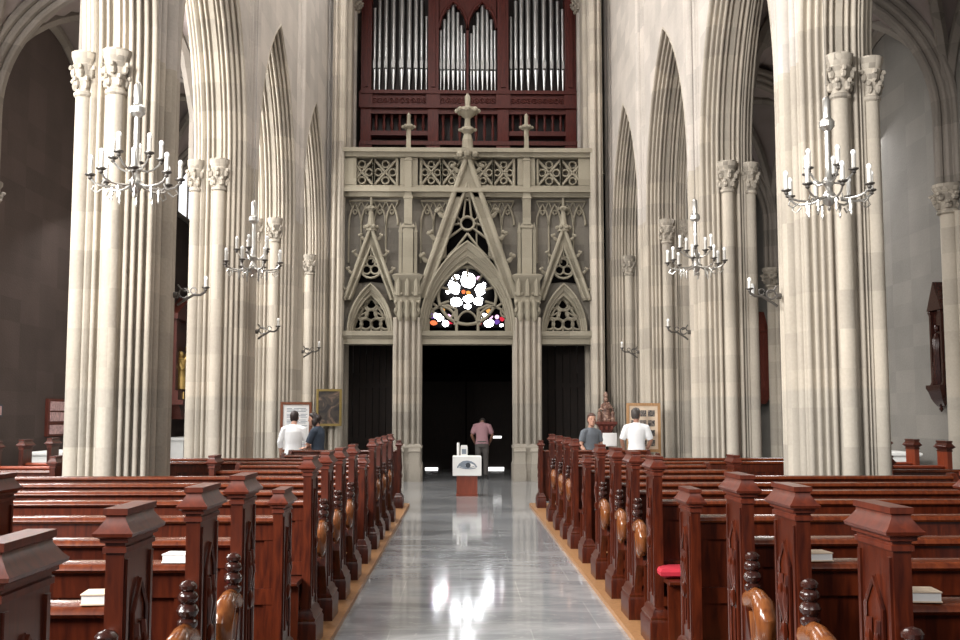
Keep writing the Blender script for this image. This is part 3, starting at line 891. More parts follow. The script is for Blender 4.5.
for za, zb, yf in ((142, 146, -.12), (106.5, 109, -.12), (91.5, 95, -.14), (95, 106.5, -.02)):
    c.box(ox(361), ox(576), YO + yf, YO + .5, oz(zb), oz(za))
c.box(ox(371), ox(428), YO, YO + .4, oz(135.5), oz(131)); c.box(ox(508), ox(566), YO, YO + .4, oz(135.5), oz(131))
c.box(ox(371), ox(428), YO, YO + .4, oz(114), oz(108)); c.box(ox(438), ox(498), YO, YO + .4, oz(114), oz(108)); c.box(ox(508), ox(566), YO, YO + .4, oz(114), oz(108))
obuild(c, 'case_rail')
for a, b in ((372, 427), (440, 496), (510, 564)):
    c = MB(); x = ox(a)
    n = 10; w = (ox(b) - ox(a)) / n
    for i in range(n):
        c.stroke(arc(x + (i + .5) * w, oz(101), w * .42, 0, 360, 10)[:-1], .03, YO - .06, YO, closed=True)
        c.ball((x + (i + .5) * w, YO - .03, oz(101)), w * .2, .03, w * .2, 6, 4)
    obuild(c, 'carved_frieze')
for a, b, z0_, z1_ in ((372, 427, 131, 114), (439, 497, 143, 114), (509, 565, 131, 114)):
    n = 7
    for i in range(n):
        x = ox(a + (b - a) * (i + .5) / n); za, zb = oz(z0_), oz(z1_); h = zb - za
        MBx = MB().lathe([(.045, za), (.045, za + .08 * h), (.025, za + .12 * h), (.05, za + .35 * h), (.028, za + .7 * h), (.045, za + .9 * h), (.05, zb)], x, YO + .15, 8)
        obuild(MBx, 'baluster')
# pointed heads over the middle pipes
c = MB()
for a, b, pk in ((439, 467.5, 6), (467.5, 496.5, 6)):
    arcp = pointed((ox(a) + ox(b)) / 2, oz(28), (ox(b) - ox(a)) / 2, oz(1) - oz(28), 10)
    for i in range(len(arcp) - 1):
        (xa, za), (xb, zb) = arcp[i], arcp[i + 1]
        c.prism([(xa, za), (xb, zb), (xb, ztop), (xa, ztop)], 'y', YO + .05, YO + .2)
    c.stroke(arcp, .08, YO - .02, YO + .2)
    for sg in (-1, 1):
        c.ball(((ox(a) + ox(b)) / 2 + sg * .16, YO + .05, oz(7)), .06, .05, .08, 6, 4)
c.box(ox(466.3), ox(468.7), YO + .02, YO + .2, oz(92), oz(30))
obuild(c, 'arched_head')
c = MB(); c.box(ox(361), ox(576), YO - .12, YO + .5, ztop - .35, ztop); c.box(ox(357), ox(580), YO - .2, YO + .5, ztop - .1, ztop + .1); obuild(c, 'case_cornice')

def pipe(px, top, foot, wpx, mouth):
    x = ox(px); r = wpx / 2 * YO / F_PX
    zb, zm, zt = oz(foot), oz(mouth), oz(top)
    mb = MB().lathe([(r * .28, zb), (r, zm - .02), (r, zm), (r, zt)], x, YO + .22, 12)
    po = obuild(mb, 'organ_pipe', 'pipe')
    m = MB(); m.prism([(x - r * .75, zm + .02), (x + r * .75, zm + .02), (x + r * .75, zm + .20), (x, zm + .36), (x - r * .75, zm + .20)], 'y', YO + .22 - r - .012, YO + .22 - r * .55)
    obuild(m, 'pipe_mouth', 'pipe_mouth', po)
    d = MB().box(x - r * .7, x + r * .7, YO + .22 - r - .008, YO + .22 - r * .6, zm - .02, zm + .03)
    obuild(d, 'pipe_slot', 'organ_dark', po)
left = [(373.5, 6, 3.2), (378.5, -2, 3.6), (385, -14, 4.4), (392.5, -24, 5), (400.8, -30, 5.6), (408.5, -24, 5), (415.3, -14, 4.4), (421, -2, 3.6), (426, 14, 3)]
for px, tp, w in left:
    pipe(px, tp, 91.5, w, 67)
    pipe(937.3 - px, tp, 91.5, w, 67)
mid = [(440.3, 31, 2.8), (443.9, 20, 3.2), (448.2, 9, 3.6), (453, 6, 4.2), (457.8, 13, 3.6), (461.6, 26, 3), (464.6, 34, 2.6)]
for px, tp, w in mid:
    pipe(px, tp - 3, 91.5, w, 68)
    pipe(935.6 - px, tp - 3, 91.5, w, 68)
# floor of the gallery carries the organ: ceiling_vestibule top is at z = 8.0

# ------------------------------------------------------------------ pews
PLAT = MB()
for s in (-1, 1):
    a, b = XC + s * 1.065, XC + s * 4.75
    o = MB()
    o.box(a, XC + s * 3.3, 1.2, 18.9, 0, .04)
    o.build('pew_platform', 'platform')
    tag(o if False else bpy.data.objects[[x.name for x in COL.objects if x.name.startswith('pew_platform')][-1]], 'tan wooden platform strip under the pews on the %s of the aisle' % ('left' if s < 0 else 'right'), 'platform')
UP = 1.18

def pew_end(root, s, u0, y0, L, H, style, mat='wood', capmat='wood_cap'):
    """end slab of a pew. u0..u0+.085 lateral, y0 near face"""
    th = .056
    hb = H - .135
    e = MB()
    prof = [(y0 + L, 0), (y0 + L, hb), (y0, hb), (y0, .76)]
    if style == 'scroll':
        prof += [(y0 - .04, .62), (y0 - .10, .5), (y0 - .12, .42), (y0 - .06, .32), (y0 - .03, .22), (y0 - .03, 0)]
    else:
        prof += [(y0, 0)]
    e.prism(prof, 'x', s * u0, s * (u0 + th))
    # mouldings on the aisle face edge
    for ya in (y0 + .012, y0 + L - .035):
        e.box(s * (u0 - .008), s * u0, ya, ya + .022, .25, hb - .02)
    eo = e.build('pew_end', mat, root)
    c = MB()
    c.rects(s * u0, s * (u0 + th), y0, y0 + L, [(.0, hb), (.008, hb + .002), (.008, hb + .018), (.002, hb + .022), (.002, hb + .030), (.015, hb + .034), (.015, hb + .044), (.031, hb + .052), (.034, hb + .062), (.022, hb + .074), (.003, hb + .102), (.002, hb + .112), (.009, hb + .116), (.009, H)])
    c.build('cap', capmat, eo)
    if style == 'outer':
        return eo
    p = MB()
    p.rects(s * u0, s * (u0 + th), y0 - .0, y0 + L, [(.05, 0), (.05, .15), (.04, .17), (.045, .185), (.03, .20), (.02, .23), (.0, .25)])
    p.build('plinth', mat, eo)
    # carved sunk panel on the aisle face
    q = MB(); x0, x1 = s * (u0 - .007), s * (u0 + .01)
    ym, yw = y0 + L / 2, L * .25
    zt = hb - .09
    q.prism([(ym - yw, .30), (ym + yw, .30), (ym + yw, zt - .10), (ym, zt), (ym - yw, zt - .10)], 'x', s * (u0 - .003), s * (u0 + .01))
    pn = q.build('sunk_panel', 'wood', eo)
    k = MB()
    xx = s * (u0 - .008)
    for dy in (-.035, .035):
        k.tube([(xx, ym + dy, zt - .14), (xx - s * .006, ym + dy, zt - .24), (xx, ym + dy * .4, zt - .33)], [.012, .017, .008], 6)
        k.ball((xx - s * .006, ym + dy, zt - .20), .014, .02, .03, 6, 4)
    k.ball((xx - s * .008, ym, zt - .37), .016, .028, .045, 6, 4)
    k.tube([(xx, ym - yw, .32), (xx, ym - yw, zt - .1), (xx, ym, zt - .01), (xx, ym + yw, zt - .1), (xx, ym + yw, .32)], .008, 5)
    k.tube([(xx, ym, zt - .42), (xx, ym, .36)], .007, 5)
    k.build('carved_tracery', mat, pn)
    if style == 'scroll':
        uc = s * (u0 + th / 2)
        b = MB(); yb = y0 - .055
        b.lathe([(.034, .745), (.040, .755), (.040, .77), (.024, .78), (.038, .795), (.044, .81), (.036, .828), (.024, .836), (.038, .848), (.041, .862), (.034, .876), (.022, .884), (.034, .892), (.035, .905), (.024, .918), (.004, .924)], uc, yb, 12)
        b.build('turned_finial', 'wood_dark', eo)
        a = MB()
        path = [(y0 + .02, .69), (yb - .02, .715), (yb - .10, .715), (yb - .17, .695), (yb - .215, .64), (yb - .205, .575), (yb - .15, .545), (yb - .105, .57), (yb - .10, .615)]
        a.tube([(uc, y, z) for y, z in path], [.05, .052, .055, .058, .058, .052, .046, .036, .022], 12)
        a.v = [(uc + (x - uc) * (.72 if y > yb - .12 else .9), y, z) for x, y, z in a.v]
        rings = [[(uc + q * math.cos(2 * PI * i / 14) * .8, yb - .158 + q2, .63 + q * math.sin(2 * PI * i / 14)) for i in range(14)] for q, q2 in ((.03, .03), (.055, .0), (.05, -.04))]
        a.tube([(uc, yb - .05, .66), (uc, yb - .06, .55), (uc, yb - .03, .46)], [.036, .03, .016], 8)
        a.build('scroll_arm', 'wood_amber', eo)
    return eo

def make_pew(s, length, kind, mat='wood', endmat=None):
    root = bpy.data.objects.new('church_pew' if kind != 'desk' else 'kneeling_desk', None)
    COL.objects.link(root)
    L = .29
    em = endmat or mat
    if kind == 'desk':
        pew_end(root, s, 0, 0, L, 1.13, 'plain', em)
        if length < 1.8:
            pew_end(root, s, length - .085, 0, L, 1.13, 'outer', em)
        else:
            oe = MB(); oe.prism([(-.02, 0), (.28, 0), (.28, .9), (.24, .97), (.06, .97), (-.02, .9)], 'x', s * (length - .085), s * (length - .03)); oe.build('outer_end', em, root)
    else:
        H = 1.275
        pew_end(root, s, 0, 0, L, H, 'scroll' if kind == 'scroll' else 'plain', em)
        if length < 1.3:
            pew_end(root, s, length - .085, 0, L, H, 'outer', em)
        else:
            oe = MB(); oe.prism([(-.05, 0), (.28, 0), (.30, .9), (.24, .99), (.14, .99), (.06, .9), (-.05, .55)], 'x', s * (length - .085), s * (length - .03)); oe.build('outer_end', em, root)
    a, b = .056, length - .085
    top = .93
    bk = MB()
    bk.box(s * a, s * b, .13, .155, .10 if kind == 'desk' else .30, top)
    n = max(2, round((b - a) / .62))
    for i in range(n + 1):
        x = a + (b - a - .07) * i / n
        bk.box(s * x, s * (x + .07), .115, .13, .12 if kind == 'desk' else .46, top)
    bk.box(s * a, s * b, .11, .13, top - .10, top)
    bk.box(s * a, s * b, .11, .13, .46, .55)
    bk.build('backrest' if kind != 'desk' else 'front_panel', mat, root)
    ld = MB()
    nose = [(.09, top), (.078, top + .012), (.085, top + .026), (.10, top + .035), (.215, top + .035), (.225, top + .02), (.22, top + .002), (.16, top)]
    ld.prism(nose, 'x', s * a, s * b)
    ld.build('book_ledge', 'wood_rail' if mat == 'wood' else mat, root)
    if kind != 'desk':
        st = MB()
        st.prism([(.13, .42), (-.19, .425), (-.215, .435), (-.215, .45), (-.19, .46), (.13, .45)], 'x', s * a, s * b)
        st.box(s * a, s * b, -.15, -.12, .05, .425)
        st.build('seat', mat, root)
    kn = MB()
    kn.prism([(.33, .17), (.44, .15), (.44, .18), (.33, .20)], 'x', s * a, s * b)
    kn.box(s * a, s * (a + .04), .34, .43, .0, .16); kn.box(s * (b - .04), s * b, .34, .43, 0, .16)
    kn.build('kneeler', mat, root)
    return root

ROWS = [('scroll', 2.40), ('scroll', 3.27), ('scroll', 4.21), ('scroll', 5.02), ('desk', 6.15), ('plain', 7.30), ('scroll', 8.22), ('scroll', 9.15), ('scroll', 10.2),
        ('desk', 11.3), ('plain', 12.5), ('scroll', 13.45), ('scroll', 14.5), ('scroll', 15.65), ('desk', 17.9)]
def plen(i):
    if i < 4: return 2.46 - UP
    if i < 9: return 4.75 - UP
    if i in (11, 12): return 4.55 - UP
    if i == 14: return 3.10 - UP
    return 2.86 - UP
ORD = ['first', 'second', 'third', 'fourth', 'fifth', 'sixth', 'seventh', 'eighth', 'ninth', 'tenth', 'eleventh', 'twelfth', 'thirteenth', 'fourteenth', 'fifteenth']
protos = {}
PEW = {}
for s in (-1, 1):
    side = 'left' if s < 0 else 'right'
    for i, (kind, y) in enumerate(ROWS):
        key = (s, kind, round(plen(i), 3))
        if key not in protos:
            o = protos[key] = make_pew(s, plen(i), kind)
        else:
            o = copy_tree(protos[key])
        o.location = (XC + s * UP, y, .04)
        o['category'] = 'pew' if kind != 'desk' else 'kneeling desk'
        o['group'] = 'pews on the %s of the nave aisle' % side
        desc = {'scroll': 'scroll-armed dark red pew', 'plain': 'tall-ended dark red pew', 'desk': 'low kneeling desk'}[kind]
        o['label'] = '%s, %s row from the camera, %s of the aisle' % (desc, ORD[i], side)
        PEW[(s, i)] = o
# side aisle pews
for s in (-1, 1):
    side = 'left' if s < 0 else 'right'
    for j, (kind, y) in enumerate((('desk', 12.15), ('plain', 13.15), ('plain', 14.1), ('plain', 15.05))):
        key = (s, 'aisle', kind)
        if key not in protos:
            protos[key] = o = make_pew(-s, 1.25, kind, 'orange_wood' if kind != 'desk' else 'wood', 'orange_wood' if s > 0 else 'wood')
        else:
            o = copy_tree(protos[key])
        o.location = (XC + s * 6.0, y, 0.0)
        o['category'] = 'pew' if kind != 'desk' else 'kneeling desk'
        o['group'] = 'pews in the %s side aisle' % side
        o['label'] = '%s in the %s side aisle, %s from the front' % ('short pew with orange-red post' if kind != 'desk' else 'low dark red kneeling desk', side, ORD[j])

# hymn books lying on the ledges
def book(px, py, Y, label, rz, lx=.15, ly=.10):
    p = at(px, py, Y)
    t = thing('hymn_book', label, 'book', (p.x, Y, 1.008), rz, 'hymn books on the pew ledges')
    h = .034
    MB().box(-lx / 2, lx / 2, -ly / 2, ly / 2, .004, h - .004).build('page_block', 'paper', t)
    cv = MB(); cv.box(-lx / 2 - .003, lx / 2 + .003, -ly / 2 - .003, ly / 2 + .003, 0, .004); cv.box(-lx / 2 - .003, lx / 2 + .003, -ly / 2 - .003, ly / 2 + .003, h - .004, h)
    cv.build('cover', 'white' if 'white' in label else 'tan_board', t)
    return t
book(103, 603, 3.42, 'pale hymn book on the second left pew ledge', .1, .11, .10)
book(181, 562, 4.36, 'white hymn book on the third left pew ledge', -.05, .12, .10)
book(812, 562, 4.36, 'pale hymn book lying on the third right pew ledge', .1, .13, .10)
book(917, 606, 3.42, 'pale hymn book on the second right pew ledge', -.1, .12, .10)

def cushion(px, py, Y, label):
    p = at(px, py, Y)
    c = MB().rects(-.17, .17, -.10, .10, [(-.02, 0), (.008, .015), (.012, .04), (.0, .06), (-.03, .068)]).build('seat_cushion', 'red_cloth')
    c.location = (p.x, Y, .505)
    tag(c, label, 'cushion', 'red seat cushions')
cushion(200, 632, 5.0, 'red cushion on the seat of the fourth left pew')
cushion(684, 571, 7.28, 'red cushion on the right pew behind the low kneeling desk')
cushion(790, 634, 5.0, 'red cushion on the seat of the fourth right pew')

# ------------------------------------------------------------------ chandeliers and sconces
def candle(parent, x, y, z, h=.16, cup=True):
    c = MB()
    if cup:
        k_ = MB().lathe([(.006, z - .05), (.022, z - .035), (.018, z - .02), (.046, z - .006), (.046, z + .004), (.02, z + .006)], x, y, 10).build('drip_cup', 'iron', parent)
    c.lathe([(.020, z), (.020, z + h)], x, y, 10)
    o = c.build('candle', 'candle', parent)
    b = MB().ball((x, y, z + h + .022), .024, .024, .028, 8, 6); b.build('bulb', 'bulb', o)
    return o

def make_chandelier():
    t = thing('chandelier', '', 'chandelier')
    st = MB()
    st.lathe([(.004, -.13), (.02, -.11), (.012, -.09), (.045, -.06), (.06, -.02), (.06, .02), (.035, .05), (.028, .09), (.05, .12), (.055, .15), (.03, .19), (.027, .30), (.024, .61), (.05, .63), (.068, .65), (.068, .70), (.05, .72), (.036, .73), (.034, .76), (.036, .90), (.02, .93), (.004, .94)], 0, 0, 14)
    st.build('stem', 'silver', t)
    ch = MB(); ch.tube([(0, 0, .92), (0, 0, 6.6)], .003, 5); ch.build('suspension_rod', 'iron', t)
    for i in range(8):
        a = 2 * PI * i / 8 + .25
        ca, sa = math.cos(a), math.sin(a)
        pts = []
        for r, z in ((.05, .0), (.12, -.03), (.20, -.04), (.28, -.035), (.34, -.015), (.385, .03)):
            pts.append((r * ca, r * sa, z))
        arm = MB(); arm.tube(pts, .0105, 6)
        arm.lathe([(.004, -.17), (.014, -.14), (.006, -.11), (.018, -.07), (.008, -.035)], .20 * ca, .20 * sa, 6)
        arm.tube([(.28 * ca, .28 * sa, -.06), (.33 * ca, .33 * sa, -.10), (.37 * ca, .37 * sa, -.07), (.35 * ca, .35 * sa, -.035)], .007, 5)
        ao = arm.build('arm', 'silver', t)
        candle(ao, .385 * ca, .385 * sa, .065, .13)
    for i in range(5):
        a = 2 * PI * i / 5 + .5
        ca, sa = math.cos(a), math.sin(a)
        arm = MB(); arm.tube([(.04 * ca, .04 * sa, .13), (.10 * ca, .10 * sa, .12), (.16 * ca, .16 * sa, .15), (.215 * ca, .215 * sa, .21)], .010, 6)
        ao = arm.build('arm', 'silver', t)
        candle(ao, .22 * ca, .22 * sa, .25, .13)
    return t
CH = make_chandelier()
CHS = [(135.5, 184, 9.35, 'large silver candle chandelier on the left, hanging before the nearest left pier', .0), (253, 268, 14.25, 'smaller farther silver candle chandelier on the left, hanging before the second left pier', .35),
       (829, 197, 9.35, 'large silver candle chandelier on the right, hanging before the nearest right pier', .5), (696, 266, 14.25, 'smaller farther silver candle chandelier on the right, before the second right pier', .2)]
for i, (px, py, Y, lab, rz) in enumerate(CHS):
    o = CH if i == 0 else copy_tree(CH)
    p = at(px, py, Y)
    o.location = (p.x, Y, p.z); o.rotation_euler = (0, 0, rz)
    o['label'] = lab; o['group'] = 'candle chandeliers in the arcade'
# one more between the left aisle arches, only its rim in view
def sconce(s):
    t = thing('wall_sconce', '', 'sconce')
    b = MB(); b.lathe([(.035, -.05), (.035, .05)], 0, 0, 10)
    b.v = [(-s * z * .5 + s * .02, y, x) for x, y, z in b.v]
    b.build('wall_plate', 'iron', t)
    a = MB()
    a.tube([(0, 0, -.12), (-s * .05, 0, -.08), (-s * .10, 0, -.05), (-s * .18, 0, .0), (-s * .26, 0, .0), (-s * .32, 0, .04)], .016, 6)
    a.tube(arc3(-s * .07, .02, .055, 0, 330), .011, 5)
    a.tube(arc3(-s * .18, .05, .035, 0, 330), .009, 5)
    a.tube([(0, 0, .12), (-s * .04, 0, .06), (-s * .10, 0, .04)], .012, 5)
    a.build('bracket_arm', 'iron', t)
    candle(t, -s * .32, 0, .09, .08)
    return t
def arc3(x, z, r, a0, a1):
    return [(x + r * math.cos(R(a0 + (a1 - a0) * i / 10)), 0, z + r * math.sin(R(a0 + (a1 - a0) * i / 10))) for i in range(11)]
for s in (-1, 1):
    t0 = None
    for k, z in ((1, 2.97), (2, 2.93), (3, 2.9)):
        t0 = sconce(s) if t0 is None else copy_tree(t0)
        # nave face main roll is at lateral NF + .11
        t0.location = (wx(s, -NF - .125), PY[k] + (.17 if k == 1 else .1), z)
        side = 'left' if s < 0 else 'right'
        t0['label'] = 'wrought iron candle bracket on the nave side of the %s %s pier' % ({1: 'nearest', 2: 'second', 3: 'third'}[k], side)
        t0['group'] = 'candle brackets on the piers'
# small white lamp on the second right pier
p = at(752, 290, 16.05)
t = thing('wall_lamp', 'small white lamp fixed to the second pier on the right', 'lamp', (p.x, p.y, p.z))
MB().lathe([(.02, -.09), (.035, -.08), (.04, .06), (.02, .1)], 0, 0, 10).build('lamp_body', 'bulb', t)
MB().box(-.02, .02, 0, .09, -.03, .03).build('bracket', 'silver', t)
p = at(72, 203, 28.0)

# ------------------------------------------------------------------ donation stand, boards, pictures
d = 21.0
p = at(467, 495, d)
st = thing('donation_stand', 'red-brown pedestal with white box bearing an eye drawing in the aisle', 'stand', (p.x, d, 0))
MB().rects(-.205, .205, 0, .40, [(.01, 0), (.01, .03), (0, .035), (0, .40)]).build('pedestal', 'red_box', st)
MB().rects(-.285, .285, -.05, .45, [(-.01, .40), (0, .41), (0, .775), (-.01, .785)]).build('white_box', 'white', st)
eye = MB()
def lens(cx, cz, w, h0, h1, n=14):
    up = [(cx + w * (-1 + 2 * i / n), cz + h1 * math.sin(PI * i / n)) for i in range(n + 1)]
    lo = [(cx + w * (1 - 2 * i / n), cz - h0 * math.sin(PI * i / n)) for i in range(1, n)]
    return up + lo
eye.prism(lens(0, .60, .17, .05, .085), 'y', -.055, -.0495)
eye.stroke([(-.19, .56), (-.15, .63), (-.08, .68), (0, .69), (.08, .675), (.15, .63), (.19, .57)], .028, -.058, -.0495)
eye.stroke([(-.15, .57), (-.06, .545), (.06, .54), (.17, .555)], .016, -.058, -.0495)
eo = eye.build('eye_drawing', 'ink_grey', st)
ey = MB(); ey.prism(lens(.06, .605, .10, .03, .04), 'y', -.0585, -.055); ey.build('eye_white', 'paper', eo)
ir = MB(); ir.prism(arc(.02, .61, .05, 0, 360, 16)[:-1], 'y', -.061, -.0585); ir.build('iris', 'ink', eo)
cn = thing('candle_pillar', 'slim white candle standing on the white box', 'candle', (p.x - .175, d + .1, .785))
MB().lathe([(.026, 0), (.027, .255), (.022, .265), (.008, .262)], 0, 0, 12).build('wax', 'white', cn)
MB().tube([(0, 0, .26), (.003, 0, .285)], .003, 5).build('wick', 'ink', cn)
lb = thing('leaflet_box', 'small white upright box of leaflets beside the candle', 'box', (p.x - .06, d + .12, .785))
MB().box(-.07, .07, -.04, .04, 0, .19).build('holder', 'white', lb)
MB().box(-.045, .045, -.045, -.04, .04, .14).build('front_label', 'ink_grey', lb)
MB().box(-.06, .06, -.02, .02, .19, .215).build('leaflet_stack', 'paper', lb)

def frame_board(name, label, cat, px0, px1, py0, py1, Y, fw, frame, face, rz=0, legs=False, tilt=0):
    a, b = at(px0, py1, Y), at(px1, py0, Y)
    w, h = b.x - a.x, b.z - a.z
    t = thing(name, label, cat, ((a.x + b.x) / 2, Y, a.z if not legs else 0), rz)
    z0 = 0 if not legs else a.z
    f = MB()
    f.box(-w / 2, w / 2, -.03, .03, z0, z0 + fw); f.box(-w / 2, w / 2, -.03, .03, z0 + h - fw, z0 + h)
    f.box(-w / 2, -w / 2 + fw, -.035, .035, z0, z0 + h); f.box(w / 2 - fw, w / 2, -.035, .035, z0, z0 + h)
    f.build('frame', frame, t)
    if legs:
        for sg in (-1, 1):
            l = MB(); l.box(sg * (w / 2 - .05), sg * (w / 2), -.03, .03, 0.02, z0)
            l.box(sg * (w / 2 - .05), sg * (w / 2), -.2, .2, 0, .04)
            l.build('leg', frame, t)
    MB().box(-w / 2 + fw * .8, w / 2 - fw * .8, -.012, .012, z0 + fw * .8, z0 + h - fw * .8).build('panel', face, t)
    return t, w, h, z0
t, w, h, z0 = frame_board('notice_board', 'brown framed notice board covered with white printed sheets beside the left pier', 'notice board', 280, 312, 402, 452, 20.35, .05, 'brown_frame', 'paper', 0, True)
for r in range(7):
    for c_ in range(3):
        x = -w / 2 + .12 + c_ * (w - .2) / 3; zz = z0 + h - .13 - r * .11
        q = MB()
        for l in range(3):
            q.box(x, x + .10 + .03 * ((r + l + c_) % 2), -.016, -.012, zz - l * .028, zz - l * .028 + .01)
        q.build('printed_text', 'ink_grey', t)
t, w, h, z0 = frame_board('photo_board', 'tan wooden display board with rows of dark photographs beside the right pier', 'notice board', 627, 660, 403, 452, 20.35, .055, 'tan_frame', 'tan_board', -.1, True)
for r in range(4):
    for c_ in range(3):
        x = -w / 2 + .09 + c_ * (w - .17) / 3; zz = z0 + h - .26 - r * .19
        ph = MB().box(x, x + .13, -.018, -.012, zz, zz + .12).build('photograph', 'photo', t)
t, w, h, z0 = frame_board('framed_painting', 'dark oil painting in a gilt frame hung on the farthest left pier', 'painting', 316, 342, 389, 426, 25.60, .055, 'gilt', 'painting')
# paper sheet on a stand, right
p = at(610, 440, 20.6)
t = thing('sign_stand', 'white paper sign on a slim stand between the two right visitors', 'sign', (p.x, 20.6, 0))
MB().box(-.13, .13, -.012, 0, 1.0, 1.24).build('paper_sheet', 'paper', t)
MB().box(-.14, .14, 0, .02, .99, 1.25).build('backing', 'white', t)
sb = MB(); sb.lathe([(.16, 0), (.16, .02), (.03, .05), (.016, .08), (.016, 1.0)], 0, .03, 12); sb.build('post', 'iron', t)

# statue on wall bracket, right
p = at(606, 424, 25.55)
t = thing('wall_bracket', 'dark red carved wooden wall bracket on the farthest right pier', 'bracket', (p.x, 25.6, p.z))
b = MB(); b.rects(-.22, .22, -.18, .12, [(-.16, -.42), (-.14, -.36), (-.17, -.30), (-.08, -.2), (-.05, -.1), (0, -.03), (.03, 0), (.03, .06)])
for dx in (-.12, 0, .12):
    b.ball((dx, -.2, -.1), .04, .05, .06, 6, 4)
b.build('carved_console', 'altar_wood', t)
z = p.z + .06
t = thing('carved_statue', 'small painted statue group standing on the dark wall bracket', 'statue', (p.x, 25.55, z))
b = MB()
b.lathe([(.13, 0), (.14, .03), (.11, .06), (.12, .15), (.10, .30), (.085, .36), (.10, .42), (.035, .47)], 0, 0, 10, .7)
b.ball((0, -.01, .53), .055, .055, .07, 8, 6)
b.tube([(-.09, 0, .40), (-.13, -.06, .30), (-.05, -.12, .28)], [.035, .03, .02], 6)
b.tube([(.09, 0, .40), (.13, -.06, .32), (.04, -.12, .33)], [.035, .03, .02], 6)
b.ball((.05, -.12, .36), .04, .04, .06, 6, 5); b.ball((.05, -.13, .44), .028, .028, .034, 6, 5)
b.build('figure', 'statue', t)
b = MB(); b.lathe([(.05, .6), (.06, .62), (.05, .66), (.02, .72)], 0, 0, 8); b.build('crown', 'statue', t)
for sg in (-1, 1):
    b = MB(); b.lathe([(.055, 0), (.06, .04), (.045, .16), (.05, .22), (.015, .25)], sg * .16, -.03, 8); b.ball((sg * .16, -.03, .28), .03, .03, .038, 6, 5); b.build('attendant_figure', 'statue', t)

# side altar, left aisle wall
p0, p1 = at(181, 400, 27.6), at(181, 300, 27.6)
Xw = XC - AU1
t = thing('side_altar', 'dark red carved side altar with gold figure on the left aisle wall', 'altar', (Xw, 28.75, 0))
za, zb = p0.z, p1.z
b = MB()
b.box(.0, .35, -1.3, 1.3, za, za + .25); b.box(0, .25, -1.2, -.95, za + .25, zb - .5); b.box(0, .25, .95, 1.2, za + .25, zb - .5)
b.prism([(-1.3, zb - .5), (1.3, zb - .5), (1.3, zb - .35), (0, zb + .2), (-1.3, zb - .35)], 'x', 0, .3)
b.box(0, .08, -1.0, 1.0, za + .2, zb - .4)
b.box(0, .5, -1.35, 1.35, za - .12, za)
b.prism([(-1.2, za - .12), (1.2, za - .12), (.8, za - .5), (-.8, za - .5)], 'x', 0, .35)
b.build('altarpiece', 'altar_wood', t)
b = MB(); b.box(0, .55, -1.4, 1.4, .0, .95); b.box(0, .6, -1.45, 1.45, .95, 1.02); b.build('altar_table', 'white', t)
for yy, hh2 in ((-.55, 1.05), (0.1, 1.25), (.6, 1.0)):
    b = MB(); zz = za + .3
    b.lathe([(.16, zz), (.17, zz + .1), (.13, zz + .3), (.12, zz + hh2 * .6), (.16, zz + hh2 * .72), (.05, zz + hh2 * .8)], .2, yy, 10, .8)
    b.ball((.2, yy, zz + hh2 * .88), .075, .075, .095, 8, 6)
    b.tube([(.2, yy - .14, zz + hh2 * .7), (.3, yy - .2, zz + hh2 * .5), (.34, yy - .06, zz + hh2 * .52)], [.05, .045, .03], 6)
    b.tube([(.2, yy + .14, zz + hh2 * .7), (.3, yy + .22, zz + hh2 * .8), (.34, yy + .26, zz + hh2 * .95)], [.05, .045, .03], 6)
    b.build('gold_figure', 'gold', t)
b = MB(); b.box(.3, .37, -.8, .8, za + .03, za + .22); b.build('gold_inscription_panel', 'gold', t)

def wall_shrine(px, py0, py1, Y, s, label, w, dep, mat):
    a, b_ = at(px, py1, Y), at(px, py0, Y)
    x = XC + s * AU1
    za, zb = a.z, b_.z; h = zb - za
    t = thing('wall_shrine', label, 'shrine', (x, Y, za), 0, 'carved wooden wall shrines')
    b = MB()
    b.prism([(-w / 2, h * .2), (w / 2, h * .2), (w / 2, h * .78), (0, h), (-w / 2, h * .78)], 'x', -s * dep * .5, 0)
    b.build('back_board', mat, t)
    b = MB()
    for sg in (-1, 1):
        b.rects(-s * dep * .75, -s * dep * .3, sg * (w / 2 - .04) - .03, sg * (w / 2 - .04) + .03, [(.02, h * .2), (0, h * .23), (0, h * .74), (.02, h * .77), (0, h * .78), (-.02, h * .86)])
    b.prism([(-w / 2 - .03, h * .78), (w / 2 + .03, h * .78), (0, h * 1.0)], 'x', -s * dep * .85, -s * dep * .3)
    b.build('canopy', mat, t)
    b = MB()
    b.rects(-s * dep, 0, -w / 2, w / 2, [(-.10 if w > .45 else -.05, h * .04), (-.05, h * .08), (-.03, h * .1), (.0, h * .15), (.03, h * .18), (.03, h * .205)])
    b.lathe([(.01, 0), (.04, h * .02), (.025, h * .035), (.05, h * .05)], -s * dep / 2, 0, 8)
    b.build('console', mat, t)
    f = MB()
    f.lathe([(.08, h * .21), (.09, h * .3), (.06, h * .45), (.08, h * .55), (.03, h * .6)], -s * dep * .65, 0, 8); f.ball((-s * dep * .65, 0, h * .64), .045, .045, .06, 8, 5)
    f.build('carved_figure', mat, t)
    return t
wall_shrine(760, 312, 408, 27.5, 1, 'tall red wooden wall shrine seen between the second and nearest right piers', .9, .32, 'altar_wood')
wall_shrine(949, 282, 412, 17.2, 1, 'dark carved wooden wall shrine at the far right edge', .46, .20, 'wood_dark')
